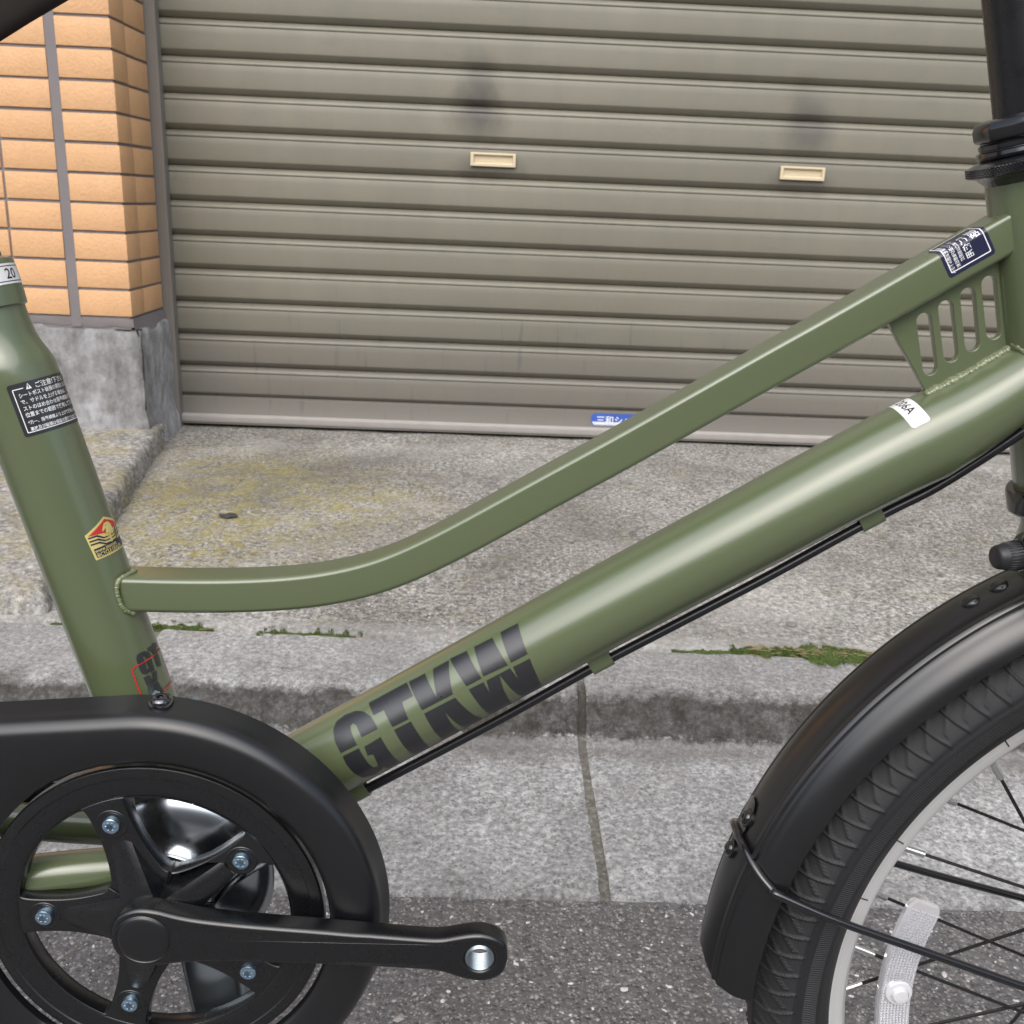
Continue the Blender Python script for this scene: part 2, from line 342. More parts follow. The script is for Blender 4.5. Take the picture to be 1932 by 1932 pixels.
def lathe(name, A, D, prof, mat, parent=None, seg=48, **kw):
    V, F = lathe_vf(A, D, prof, seg); return mesh(name, V, F, mat, parent, **kw)
def box_vf(x0, x1, y0, y1, z0, z1):
    V = [(x, y, z) for x in (x0, x1) for y in (y0, y1) for z in (z0, z1)]
    return V, [(0, 1, 3, 2), (4, 6, 7, 5), (0, 4, 5, 1), (2, 3, 7, 6), (0, 2, 6, 4), (1, 5, 7, 3)]
def bevel_mesh(me, w, seg=2, angle=30):
    bm = bmesh.new(); bm.from_mesh(me)
    ed = [e for e in bm.edges if len(e.link_faces) == 2 and e.calc_face_angle() > R(angle)]
    bmesh.ops.bevel(bm, geom=ed, offset=w, segments=seg, profile=.5, affect='EDGES'); bm.to_mesh(me); bm.free()
    me.polygons.foreach_set('use_smooth', [True]*len(me.polygons)); me.set_sharp_from_angle(angle=R(35)); me.update()
def plate_vf(loops, thick, bevel=0., res=2):
    """filled 2-D outline (first loop) with holes, extruded; returns verts (x, y, depth)"""
    cu = bpy.data.curves.new('tmp', 'CURVE'); cu.dimensions = '2D'; cu.fill_mode = 'BOTH'; cu.extrude = max(thick/2-bevel, 1e-6); cu.bevel_depth = bevel; cu.bevel_resolution = res; cu.offset = -bevel
    for lp in loops:
        sp = cu.splines.new('POLY'); sp.points.add(len(lp)-1); sp.use_cyclic_u = True
        for p, q in zip(sp.points, lp): p.co = (q[0], q[1], 0, 1)
    o = bpy.data.objects.new('tmp', cu); COL.objects.link(o); dg = bpy.context.evaluated_depsgraph_get(); dg.update()
    me = bpy.data.meshes.new_from_object(o.evaluated_get(dg)); V = [tuple(v.co) for v in me.vertices]; F = [tuple(p.vertices) for p in me.polygons]
    bpy.data.objects.remove(o); bpy.data.curves.remove(cu); bpy.data.meshes.remove(me); return V, F
def plate2_vf(loops, thick, bv):
    """the same with explicit tessellation; first loop counter-clockwise, holes clockwise"""
    V = []; F = []; fr = []
    for lp in loops:
        p = np.array(lp, float); d = np.roll(p, -1, 0)-np.roll(p, 1, 0); d /= np.linalg.norm(d, axis=1)[:, None]; n_ = np.c_[-d[:, 1], d[:, 0]]; m = len(p); b0 = len(V)
        rings = [(p+n_*bv, thick/2), (p+n_*bv*.3, thick/2-bv*.3), (p, thick/2-bv), (p, -thick/2+bv), (p+n_*bv, -thick/2)]
        for q, z in rings: V += [(a, b, z) for a, b in q]
        for k in range(len(rings)-1):
            for i in range(m): j = (i+1) % m; F.append((b0+k*m+i, b0+(k+1)*m+i, b0+(k+1)*m+j, b0+k*m+j))
        fr.append((b0, m, p+n_*bv))
    idx = [b+i for b, m, _ in fr for i in range(m)]; last = [b+4*m+i for b, m, _ in fr for i in range(m)]
    for t_ in tessellate_polygon([[Vector((a, b, 0)) for a, b in q] for _, _, q in fr]):
        F.append(tuple(idx[i] for i in t_)); F.append(tuple(last[i] for i in t_)[::-1])
    return V, F
def plate(name, loops, o0, o1, mat, parent=None, bevel=0., **kw):
    V, F = plate_vf(loops, abs(o1-o0), bevel); om = (o0+o1)/2
    return mesh(name, [P(x, y, om+d) for x, y, d in V], F, mat, parent, **kw)
def chaikin(p, it=2):
    p = [np.array(q, float) for q in p]
    for _ in range(it):
        q = []
        for i in range(len(p)):
            a, b = p[i], p[(i+1) % len(p)]; q += [.75*a+.25*b, .25*a+.75*b]
        p = q
    return [tuple(q) for q in p]
def circle(c, r, n=64, a0=0): return [(c[0]+r*math.cos(a0+2*math.pi*k/n), c[1]+r*math.sin(a0+2*math.pi*k/n)) for k in range(n)]
def rrect(x0, x1, y0, y1, r, n=5):
    out = []
    for cx, cy, a in ((x1-r, y1-r, 0), (x0+r, y1-r, 90), (x0+r, y0+r, 180), (x1-r, y0+r, 270)):
        out += [(cx+r*math.cos(R(a+90*k/n)), cy+r*math.sin(R(a+90*k/n))) for k in range(n+1)]
    return out
# flat shapes for stickers: list of (verts2d, faces)
def poly2(pts):
    tri = tessellate_polygon([[Vector((x, y, 0)) for x, y in pts]]); return [tuple(p) for p in pts], [tuple(t_) for t_ in tri]
def ring2(a, b):
    n = len(a); return list(a)+list(b), [(i, (i+1) % n, n+(i+1) % n, n+i) for i in range(n)]
def text2(body, size, x=0, y=0, rot=0, align='LEFT', sx=1.):
    cu = bpy.data.curves.new('tmp', 'FONT'); cu.body = body; cu.size = size; cu.align_x = align; cu.resolution_u = 2; cu.offset = size*.012
    o = bpy.data.objects.new('tmp', cu); COL.objects.link(o); dg = bpy.context.evaluated_depsgraph_get(); dg.update()
    me = bpy.data.meshes.new_from_object(o.evaluated_get(dg)); c, s_ = math.cos(rot), math.sin(rot)
    V = [(x+c*v.co.x*sx-s_*v.co.y, y+s_*v.co.x*sx+c*v.co.y) for v in me.vertices]; F = [tuple(p.vertices) for p in me.polygons]
    bpy.data.objects.remove(o); bpy.data.curves.remove(cu); bpy.data.meshes.remove(me); return V, F
def cut2(V, F, axis, step):
    """slice a flat shape into strips so that it can follow a curved surface"""
    bm = bmesh.new(); vs = [bm.verts.new((x, y, 0)) for x, y in V]
    for f in F:
        try: bm.faces.new([vs[i] for i in f])
        except ValueError: pass
    a = [v[axis] for v in V]; n = (1, 0, 0) if axis == 0 else (0, 1, 0)
    k = math.ceil(min(a)/step)
    while k*step < max(a):
        co = (k*step, 0, 0) if axis == 0 else (0, k*step, 0)
        bmesh.ops.bisect_plane(bm, geom=bm.verts[:]+bm.edges[:]+bm.faces[:], plane_co=co, plane_no=n); k += 1
    bm.verts.index_update(); V2 = [(v.co.x, v.co.y) for v in bm.verts]; F2 = [tuple(v.index for v in f.verts) for f in bm.faces]; bm.free(); return V2, F2
class Sticker:
    """layers of flat shapes (x, y in metres) laid on a surface by f(x, y, lift)"""
    def __init__(s, f, axis=0, step=.0012): s.f = f; s.mb = MB(); s.axis = axis; s.step = step; s.k = 0
    def layer(s, shape, mi, lift=None):
        V, F = cut2(*shape, s.axis, s.step) if s.step else shape
        if lift is None: lift = .00012+.00006*mi
        s.mb.add([s.f(x, y, lift) for x, y in V], F, mi)
    def build(s, name, mats, parent, label=None):
        o = s.mb.build(name, mats, parent, smooth=False)
        if label: o['label'] = label
        return o

# ================================================================== THE SETTING
def fbm(x, y, s, o=4): return noise.fractal(Vector((x*s, y*s, 3.7)), 1.0, 2.0, o)
V, F = [(-200, -200, 0), (200, -200, 0), (200, 200, 0), (-200, 200, 0)], [(0, 1, 2, 3)]
road = tag(mesh('road', V, F, 'asphalt', smooth=False), kind='structure')

# loose and exposed stone chips in the asphalt
def chips():
    mb = MB(); base = np.array([(1, 0, 0), (-.5, .87, 0), (-.5, -.87, 0), (0, 0, 1), (.5, -.87, .4), (-1, 0, .4), (.5, .87, .4)])
    F0 = [(0, 6, 3), (6, 1, 3), (1, 5, 3), (5, 2, 3), (2, 4, 3), (4, 0, 3)]
    for i in range(14000):
        x = RNG.uniform(-.75, 1.0); y = RNG.uniform(.18, .822)
        r = .0006+.0012*RNG.random()**3*1.6+(.003 if RNG.random() < .012 else 0)
        a = RNG.uniform(0, 6.28); c, s_ = math.cos(a), math.sin(a); sc = np.array([r*RNG.uniform(.7, 1.6), r*RNG.uniform(.6, 1.1), r*RNG.uniform(.25, .7)])
        q = base*sc*RNG.uniform(.8, 1.2, (7, 1)); q = np.c_[q[:, 0]*c-q[:, 1]*s_+x, q[:, 0]*s_+q[:, 1]*c+y, q[:, 2]-.0001]
        mb.add(q, F0, int(RNG.choice(5, p=[.2, .28, .27, .2, .05])))
    return mb.build('stone_chips', M['chips'], smooth=False)
tag(chips(), 'pale and dark stone chips bedded in the asphalt beneath the bicycle', 'stone chips', kind='stuff')

# L-shaped gutter blocks: flat channel, riser, rounded kerb top
def kerb_back(x): return 1.284-.034*x
def gutter_block(x0, x1):
    prof = [(.828, -.06), (.828, .001), (.8305, .005)]+[(.8305+(1.100-.8305)*k/16, .0055-.0015*k/16) for k in range(1, 17)]
    prof += [(1.112, .0045), (1.119, .0065), (1.124, .012), (1.131, .021), (1.139, .0315), (1.147, .041), (1.155, .0490), (1.164, .0548), (1.175, .0585), (1.19, .0612)]
    nx = max(8, int((x1-x0)/.006)); V = []
    for i in range(nx+1):
        x = x0+(x1-x0)*i/nx; e = min(x-x0, x1-x)
        rr = .0025*max(0, 1-e/.006)**2
        pp = prof+[(1.19+(kerb_back(x)-1.19)*k/8, .0612+.0068*k/8) for k in range(1, 9)]
        pp += [(pp[-1][0]+.001, .03)]
        for j, (y, z) in enumerate(pp):
            if z > 0: z += .0016*fbm(x, y, 22)+.0007*fbm(x, y, 90)-rr; y += .0018*fbm(x+9, z*3+y, 30)
            V.append((x+.0012*fbm(y, x0, 60)*(1 if e < .002 else 0), y, z))
    n = len(pp); F = grid_faces(nx+1, n)
    F += [tuple(range(n))[::-1], tuple(nx*n+k for k in range(n))]
    return V, F
kerb = tag(empty('kerb', (0, 0, 0)), kind='structure')
edges = [-2.282, -1.676, -1.070, -.464, .1365, .742, 1.348, 1.954, 2.56]
for a, b in zip(edges[:-1], edges[1:]):
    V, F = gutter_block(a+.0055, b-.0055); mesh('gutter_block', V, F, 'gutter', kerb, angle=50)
for a in edges[1:-1]:
    prof = [(.829, -.05), (.829, .0005), (1.10, .0005), (1.121, .002), (1.136, .022), (1.158, .047), (1.19, .0575), (kerb_back(a)-.002, .064), (kerb_back(a)-.002, -.05)]
    V = []
    for i in range(4):
        x = a-.0056+.0112*i/3
        V += [(x, y, z+.0006*math.sin(i*2+j)) for j, (y, z) in enumerate(prof)]
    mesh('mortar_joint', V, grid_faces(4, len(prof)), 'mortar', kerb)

# sloping concrete apron up to the shutter
def apron_z(y): return .0712+(.1085-.0712)*(y-1.28)/(2.42-1.28)
def apron():
    nx, ny = 420, 150; V = []
    for i in range(nx+1):
        x = -2.3+5.0*i/nx; y0 = kerb_back(x)+.0045+.0045*fbm(x, 1, 14)+.002*fbm(x, 5, 80)
        for j in range(ny+1):
            tt = j/ny; tt = tt*tt*.5+tt*.5; y = y0+(2.62-y0)*tt; d = y-y0
            z = apron_z(y)+.0022*fbm(x, y, 9)+.0012*fbm(x, y, 45)-.006*max(0, 1-d/.012)**2
            if j == 0: z = .035
            V.append((x, y, z))
    return V, grid_faces(nx+1, ny+1)
V, F = apron(); tag(mesh('apron', V, F, 'apron', angle=0), kind='structure')
# dirt floor in the joint behind the kerb
V = []
for i in range(101):
    x = -2.2+4.7*i/100
    V += [(x, kerb_back(x)-.006, .060), (x, kerb_back(x)+.016, .060)]
tag(mesh('joint_dirt', V, grid_faces(101, 2), 'mortar'), kind='structure')

# raised slab in front of the pillar, with a worn edge
def slab():
    def edge(y): return float(np.interp(y, [1.335, 1.38, 1.685, 2.17, 2.3], [-.640, -.655, -.680, -.752, -.77]))
    def top(y): return float(np.interp(y, [1.335, 1.38, 1.685, 2.17, 2.3], [.100, .110, .130, .150, .152]))
    ys = [1.322, 1.326, 1.332, 1.342]+list(np.linspace(1.36, 2.35, 120)); V = []
    for y in ys:
        fr = max(0, 1-(y-1.322)/.022)**2; e = edge(max(y, 1.335))+.004*fbm(y, 2, 18)+.003*fbm(y, 3, 70); tz = top(max(y, 1.335))
        row = [(e+.010, apron_z(y)-.02), (e+.010, apron_z(y)+.002), (e+.0085, tz*.5+apron_z(y)*.5), (e+.006, tz-.010), (e+.001, tz-.003), (e-.006, tz)]
        row += [(e-.006-(e+2.2)*k/90*.994, tz) for k in range(1, 91)]
        for x, z in row:
            z = z-(tz-apron_z(y)+.01)*fr
            V.append((x+(.003*fbm(y, z, 40)), y, z+(.0022*fbm(x, y, 11)+.0012*fbm(x, y, 60))))
    return V, grid_faces(len(ys), len(row))
V, F = slab(); tag(mesh('raised_slab', V, F, 'slab', angle=0), kind='structure')

# moss in the joint: low cushions with fine shoots
def moss():
    mb = MB(); spans = [(.275, .37, .007), (.36, .60, .030), (-.475, -.385, .012), (-.31, -.18, .005), (-.62, -.57, .003), (.62, .75, .012)]
    for x0, x1, w in spans:
        n = int((x1-x0)/.0028); V = []
        for i in range(n+1):
            x = x0+(x1-x0)*i/n; en = max(0, math.sin(math.pi*i/n))**.45; yc = kerb_back(x)+.003+w*.28; ww = w*en*max(.12, .7+.75*fbm(x, 3, 22)+.35*fbm(x, 9, 75))
            for j in range(9):
                v = j/8*2-1; z = .0655+(.0025+w*.30*(1-v*v)*en)*(.8+.5*fbm(x, v*w+5, 120))
                V.append((x, yc+v*ww, z if abs(v) < .99 else .060))
        mb.add(V, grid_faces(n+1, 9), 0)
        for k in range(int((x1-x0)*w*1.1e6*.8)):
            i = RNG.uniform(0, 1); x = x0+(x1-x0)*i; en = max(0, math.sin(math.pi*i))**.45; v = RNG.uniform(-1, 1); yc = kerb_back(x)+.003+w*.28
            ww = w*en*max(.12, .7+.75*fbm(x, 3, 22)+.35*fbm(x, 9, 75))*1.12; z = .0650+(.0025+w*.30*(1-v*v)*en)*(.8+.5*fbm(x, v*w+5, 120)); a = RNG.uniform(0, 6.28); h = RNG.uniform(.0012, .0034); b = .0007
            dx, dy = math.cos(a)*b, math.sin(a)*b; lx, ly = RNG.uniform(-.0015, .0015, 2)
            mb.add([(x-dx, yc+v*ww-dy, z), (x+dx, yc+v*ww+dy, z), (x+lx, yc+v*ww+ly, z+h)], [(0, 1, 2)], int(RNG.random() < .45))
    for k in range(70):
        cx = RNG.uniform(.36, .62) if k < 48 else RNG.uniform(-.33, -.17) if k < 60 else RNG.uniform(-.48, -.38); cy = kerb_back(cx)+RNG.normal(.010, .006); rr_ = RNG.uniform(.002, .0065)
        for q in range(int(rr_*9e3)):
            a = RNG.uniform(0, 6.28); r_ = rr_*math.sqrt(RNG.random()); x, y = cx+r_*math.cos(a), cy+r_*math.sin(a); z = .0700+.0035*(1-(r_/rr_)**2); h = RNG.uniform(.0012, .003); e = RNG.uniform(0, 6.28); b = .0007
            mb.add([(x-b*math.cos(e), y-b*math.sin(e), z-.003), (x+b*math.cos(e), y+b*math.sin(e), z-.003), (x+RNG.uniform(-.001, .001), y+RNG.uniform(-.001, .001), z+h)], [(0, 1, 2)], int(RNG.random() < .45))
    return mb.build('moss', ['moss', 'moss2'], smooth=False)
tag(moss(), 'green moss growing along the joint behind the kerb', 'moss', kind='stuff')
def straw():
    mb = MB()
    for k in range(150):
        if k < 90: x = RNG.uniform(.38, .60); y = kerb_back(x)+RNG.normal(.008, .008)
        else: x = RNG.uniform(-.6, .9); y = kerb_back(x)+RNG.normal(.0, .02)
        a = RNG.uniform(-1.2, 1.2); l = RNG.uniform(.004, .013); z = .0755 if k < 90 else .0735
        p = [(x-l*math.cos(a), y-l*math.sin(a)*.6, z), (x, y, z+.001), (x+l*math.cos(a), y+l*math.sin(a)*.6, z+RNG.uniform(-.001, .002))]
        V, F = tube_vf(p, .00032, 4); mb.add(V, F)
    return mb.build('dry_needles', 'straw', smooth=False)
tag(straw(), 'dry tan needles scattered on the moss behind the kerb', 'litter', kind='stuff')
def pebble(name, loc, r, mat, label, cat, flat=.5, seed=0):
    bm = bmesh.new(); bmesh.ops.create_icosphere(bm, subdivisions=3, radius=1)
    for v in bm.verts:
        k = 1+(.25 if flat > .3 else .7)*noise.noise(v.co*1.6+Vector((seed, 0, 0))); v.co = Vector((v.co.x*r[0]*k, v.co.y*r[1]*k, v.co.z*flat*r[1]*k))
    me = bpy.data.meshes.new(name); bm.to_mesh(me); bm.free(); me.materials.append(M[mat] if isinstance(mat, str) else mat)
    me.polygons.foreach_set('use_smooth', [True]*len(me.polygons)); return tag(link(name, me, loc=loc), label, cat)
pebble('pebble', (.472, 1.366, apron_z(1.366)+.002), (.0085, .0065), M['chips'][1], 'small grey pebble lying on the concrete apron above the mossy joint', 'pebble', .6, 3)
pebble('dead_leaf', (-.482, 1.765, apron_z(1.765)+.002), (.015, .012), 'leaf', 'dark dead leaf lying on the yellowed concrete apron', 'leaf', .14, 8)

# ---------------------------------------------------------------- tiled pillar
YF, XC = 2.17, -.779                   # front plane and right-hand corner
pil = tag(empty('tiled_pillar', (-1.2, 2.28, .12)), 'orange tiled pillar on a rough concrete plinth left of the shutter', 'pillar')
PO = Vector(pil.location)
def wmesh(name, V, F, mats, parent, **kw):       # world coordinates into the parent's frame
    o_ = Vector(parent.location); return mesh(name, [(v[0]-o_.x, v[1]-o_.y, v[2]-o_.z) for v in V], F, mats, parent, **kw)
PITCH, TH, TW = .0593, .0533, .1085; ZT = .400
V, F = box_vf(-2.2, XC-.0045, YF+.0045, 2.60, .372, 3.2); wmesh('grout_core', V, F, 'grout', pil, smooth=False)
V, F = box_vf(-.9105, -.8895, YF+.0015, YF+.02, .375, 1.6); o = wmesh('expansion_joint', V, F, 'sealant', pil, smooth=False)
tile_cache = {}
def tile(x0, x1, y0, y1, z0, name='tile'):
    w, d = round(x1-x0, 4), round(y1-y0, 4)
    if (w, d) not in tile_cache:
        V, F = box_vf(-w/2, w/2, 0, d, 0, TH); me = bpy.data.meshes.new('tile'); me.from_pydata(V, [], F); me.materials.append(M['tile']); bevel_mesh(me, .0011, 2); tile_cache[(w, d)] = me
    o = link(name, tile_cache[(w, d)], pil); j = RNG.uniform(-.0005, .0005, 3)
    o.location = ((x0+x1)/2-PO.x+j[0], y0-PO.y+j[1], z0-PO.z+j[2]); return o
for k in range(14):
    z = ZT+k*PITCH
    tile(XC-.1105, XC, YF, YF+.082, z)                       # corner tile, returns round the edge
    tile(XC-.020, XC-.0002, YF+.0845, YF+.208, z)
    x = -.9115
    for c in range(5): tile(x-TW, x, YF, YF+.02, z); x -= TW+.0055
# plinth: rough render, lumpy top edge
def plinth():
    path = [(-2.2+(XC+.012+2.2)*k/230, YF+.004, 0, -1) for k in range(231)]+[(XC+.012+.0*k, YF+.004+.0015+.21*k/60, 1, 0) for k in range(61)]
    zs = np.linspace(0, 1, 40); V = []
    for i, (x, y, nx, ny) in enumerate(path):
        zt = .382+.007*fbm(x*1.3+y, 2, 13)-(.010 if x > -.82 else 0)
        for j, q in enumerate(zs):
            z = .06+(zt-.06)*q; d = .004*fbm(x+y, z, 16)+.0016*fbm(x+y, z, 70)
            if nx == 0 and x > XC-.012: d -= (x-(XC-.012))**2*22
            if q > .97: d -= .006*(q-.97)/.03
            d += .005*max(0, 1-(z-.15)/.03) if z < .18 else 0
            V.append((x+nx*d, y+ny*d, z))
    return V, grid_faces(len(path), 40)
V, F = plinth(); wmesh('plinth', V, F, 'plinth', pil, angle=0)
V = []
for i in range(100):                                          # mortar bed under the lowest tiles
    x = -2.2+(XC+.002+2.2)*i/99
    V += [(x, YF+.010, .396), (x, YF+.002+.001*fbm(x, 1, 40), .3955), (x, YF+.0015+.002*fbm(x, 4, 30), .386), (x, YF+.003, .378+.004*fbm(x, 8, 17))]
wmesh('mortar_bed', V, grid_faces(100, 4), 'sealant', pil)
V = []
for i in range(20):
    y = YF+.001+.21*i/19
    V += [(XC-.010, y, .396), (XC+.001, y, .3955), (XC+.004+.002*fbm(y, 4, 30), y, .378), (XC+.009, y, .360+.008*fbm(y, 8, 17))]
wmesh('mortar_bed', V, grid_faces(20, 4), 'sealant', pil)

# ---------------------------------------------------------------- roller shutter
SY = 2.415; SX0, SX1 = -.768, 1.80; SP = .0775; SZ = .180
sh = tag(empty('roller_shutter', (.5, SY, .11)), 'closed olive grey roller shutter with two cream finger pulls', 'shutter')
SO = Vector(sh.location)
prof = [(.022, -.003), (.0135, .0006), (.0110, .0022), (.0012, .0115), (.0002, .0128), (0, .0143), (-.0004, .030), (-.0006, .046), (0, .0590), (.0004, .0603), (.0022, .0609), (.0024, .0616), (.0008, .0625), (.0002, .0642), (.0006, .0665), (.0024, .0695), (.0065, .0730), (.0120, .0758), (.0185, .0772), (.025, .0780)]
def slat_mesh():
    nx = 60; V = []
    for i in range(nx+1):
        x = SX0+(SX1-SX0)*i/nx
        V += [(x-SO.x, y+.0006*fbm(x, 0, 2.1), z) for y, z in prof]
    me = bpy.data.meshes.new('slat'); me.from_pydata(V, [], grid_faces(nx+1, len(prof))); me.materials.append(M['shutter'])
    me.polygons.foreach_set('use_smooth', [True]*len(me.polygons)); me.set_sharp_from_angle(angle=R(50)); return me
sm = slat_mesh()
for k in range(21):
    o = link('slat', sm, sh); o.location = (0, RNG.uniform(-.0003, .0003), SZ+k*SP-SO.z)
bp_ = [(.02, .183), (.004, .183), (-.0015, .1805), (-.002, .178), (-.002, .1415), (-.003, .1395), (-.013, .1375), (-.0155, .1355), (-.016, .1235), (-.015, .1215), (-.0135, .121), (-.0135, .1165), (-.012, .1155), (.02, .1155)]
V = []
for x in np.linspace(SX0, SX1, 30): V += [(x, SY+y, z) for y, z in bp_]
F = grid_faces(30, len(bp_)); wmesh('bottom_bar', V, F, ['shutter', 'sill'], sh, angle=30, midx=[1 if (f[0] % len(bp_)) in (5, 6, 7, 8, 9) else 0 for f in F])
def pull(cx, cz):
    mb = MB(); w, h = .0525, .0150
    V, F = plate_vf([rrect(-w, w, -h, h, .0022), rrect(-w+.0075, w-.0070, -h+.0065, h-.0055, .0012)[::-1]], .005, .0012)
    mb.add([(x+cx, SY-.0060-d-.0012*(1-(x/w)**2), z+cz+.0016*(1-(x/w)**2)*(z > 0)) for x, z, d in V], F)
    a = rrect(-w+.0072, w-.0067, -h+.0062, h-.0052, .0012); b = rrect(-w+.009, w-.0085, -h+.0085, h-.0066, .001); n = len(a)
    V = [(x+cx, SY-.0065, z+cz) for x, z in a]+[(x+cx, SY-.0019, z+cz) for x, z in b]
    mb.add(V, [(i, (i+1) % n, n+(i+1) % n, n+i) for i in range(n)]+[tuple(n+i for i in range(n))])
    mb.V = [(v[0]-SO.x, v[1]-SO.y, v[2]-SO.z) for v in mb.V]
    return mb.build('finger_pull', 'pull', sh, angle=40)
pull(-.0085, .7620); pull(.713, .7615)
st = Sticker(lambda x, y, d: (.258+x-SO.x, SY-.0022-d-SO.y, .1445+y-SO.z), 0, 0)
st.layer(poly2([(.006, 0), (.190, 0), (.196, .006), (.196, .0255), (.190, .0315), (.008, .0315), (0, .0245), (0, .007)]), 0, .0002)
st.layer(poly2([(.008, .0015), (.188, .0015), (.193, .006), (.193, .010), (.004, .010), (.003, .008)]), 2, .0005)
st.layer(text2('三和シャッター', .0225, .0125, .0062), 1, .0008)
st.build('maker_label', ['decal_blue', 'decal_white', 'decal_pale'], sh, 'worn blue maker label with white lettering')
for sx, xa, xb in ((1, -.812, -.757), (-1, 1.79, 1.845)):
    rp = [(xa-.02, 2.60), (xa, 2.60), (xa, 2.372), (xa+.003, 2.369), (xa+.021, 2.369), (xa+.0235, 2.372), (xa+.0235, 2.384), (xb-.002, 2.384), (xb, 2.386), (xb, 2.412), (xb-.012, 2.412)]
    zz = [.098, .11]+list(np.linspace(.2, 1.85, 12)); V = []
    for z in zz: V += [(x, y, z) for x, y in rp]
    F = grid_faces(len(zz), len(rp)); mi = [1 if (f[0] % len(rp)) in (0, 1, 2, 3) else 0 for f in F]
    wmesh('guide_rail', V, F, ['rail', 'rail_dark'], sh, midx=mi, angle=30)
# building above and beside the shutter (out of frame: shades the place as the real one does)
mb = MB(); mb.add(*box_vf(-9, 9, 2.40, 9, 1.82, 6.5)); mb.add(*box_vf(1.846, 9, 2.37, 9, -.05, 1.819)); mb.add(*box_vf(-9, -2.21, 2.20, 9, -.05, 1.819)); mb.add(*box_vf(-2.2, -.814, 2.601, 9, 0.05, 1.819)); mb.add(*box_vf(-.813, 1.845, 2.61, 9, 0.05, 1.819))
tag(mb.build('wall', 'building', smooth=False), kind='structure')
# unseen low wall behind the viewer, added to cut off the low sky
mb = MB(); mb.add(*box_vf(-14, 14, -12, -8, -.05, 3.6)); tag(mb.build('sky_mask_wall', 'building', smooth=False), kind='structure')

# ================================================================== THE BICYCLE
LEAN = R(2)
bike = tag(empty('bicycle', (0, .4571, 0)), 'olive green small-wheeled bicycle with black mudguard and chain case', 'bicycle')
bike.rotation_euler = (-LEAN, 0, 0)
BB = (-.1598, .3195); DO = .003
def unit(a, b): d = np.array(b, float)-np.array(a, float); return d/np.hypot(*d)
# ---- frame tubes
SA, SB = np.array((-.1556, .317)), np.array((-.2285, .5773)); SD = unit(SA, SB)             # seat tube axis
def on_axis(A, D, t_, r=0, o=0): q = np.array(A)+D*t_+np.array((-D[1], D[0]))*r; return P(q[0], q[1], o)
sprof = [(-.01, .0198), (.10, .0199), (.2, .0202), (.2735, .0202), (.2800, .0201), (.2835, .0194), (.2870, .0182), (.2905, .0170), (.2945, .0162), (.2990, .0158), (.3075, .0157), (.3130, .0157)]
seat_tube = lathe('seat_tube', P(*SA), P(SD[0], SD[1]), sprof, 'green', bike, 64, angle=60)
TT = [(-.200, .4757), (-.1815, .4757), (-.1493, .4760), (-.1167, .4775), (-.0832, .4815), (-.0506, .4905), (-.02, .5060), (.0082, .5230), (.0353, .5397), (.0624, .5562), (.0884, .5725), (.1144, .5890), (.1395, .6049), (.1645, .6205), (.1892, .6363), (.2134, .6518), (.245, .6720)]
TTs = np.array(catmull(TT, 6))
for _ in range(6): TTs[1:-1] = (TTs[:-2]+2*TTs[1:-1]+TTs[2:])/4
TW_, TH_, TR_ = .0110, .00925, .0029
sec = rrect(-TW_, TW_, -TH_, TH_, TR_, 7)                     # (o, n)
V = []
for i, p in enumerate(TTs):
    d = unit(TTs[max(i-1, 0)], TTs[min(i+1, len(TTs)-1)]); n_ = np.array((-d[1], d[0]))
    V += [P(p[0]+n_[0]*b, p[1]+n_[1]*b, a) for a, b in sec]
ns = len(sec); top_tube = mesh('top_tube', V, grid_faces(len(TTs), ns, False, True)+[tuple(range(ns)), tuple((len(TTs)-1)*ns+k for k in range(ns))[::-1]], 'green', bike, angle=60)
DA, DB = np.array((-.0779, .3834)), np.array((.231, .5808)); DD = unit(DA, DB); DR = .0214
DTP = [(-.10, 0, .0212, .0212), (0, 0, DR, DR), (.15, 0, DR, DR), (.20, -.0005, .0215, DR), (.26, -.0014, .0217, DR), (.30, -.0017, .0218, DR), (.33, -.0025, .0220, DR), (.35, -.0036, .0223, .0213), (.37, -.0034, .0208, .0211), (.385, -.0022, .0196, .0209), (.3965, -.0007, .0184, .0206), (.42, .003, .0155, .02)]
def dtp(t_): k_ = [p[0] for p in DTP]; return [float(np.interp(t_, k_, [p[i] for p in DTP])) for i in (1, 2, 3)]
def dt_surf(t_, phi, d=0.):                                   # along the tube, round it (0 faces the viewer, up is positive)
    c_, r_, ro = dtp(t_); q = DA+DD*t_+np.array((-DD[1], DD[0]))*(c_+(r_+d)*math.sin(phi)); return P(q[0], q[1], (ro+d)*math.cos(phi))
ts = list(np.linspace(-.10, .25, 24))+list(np.linspace(.26, .42, 33)); V = [dt_surf(t_, 2*math.pi*k/72) for t_ in ts for k in range(72)]
down_tube = mesh('down_tube', V, grid_faces(len(ts), 72, False, True), 'green', bike, angle=60)
HA = np.array((.2496, .690)); HD = np.array((-.2674, .9636))
head_tube = lathe('head_tube', P(*HA), P(HD[0], HD[1]), [(-.147, .0183), (-.1462, .0187), (-.02, .0183), (.0035, .0183), (.0048, .0180)], 'green', bike, 64, angle=60)
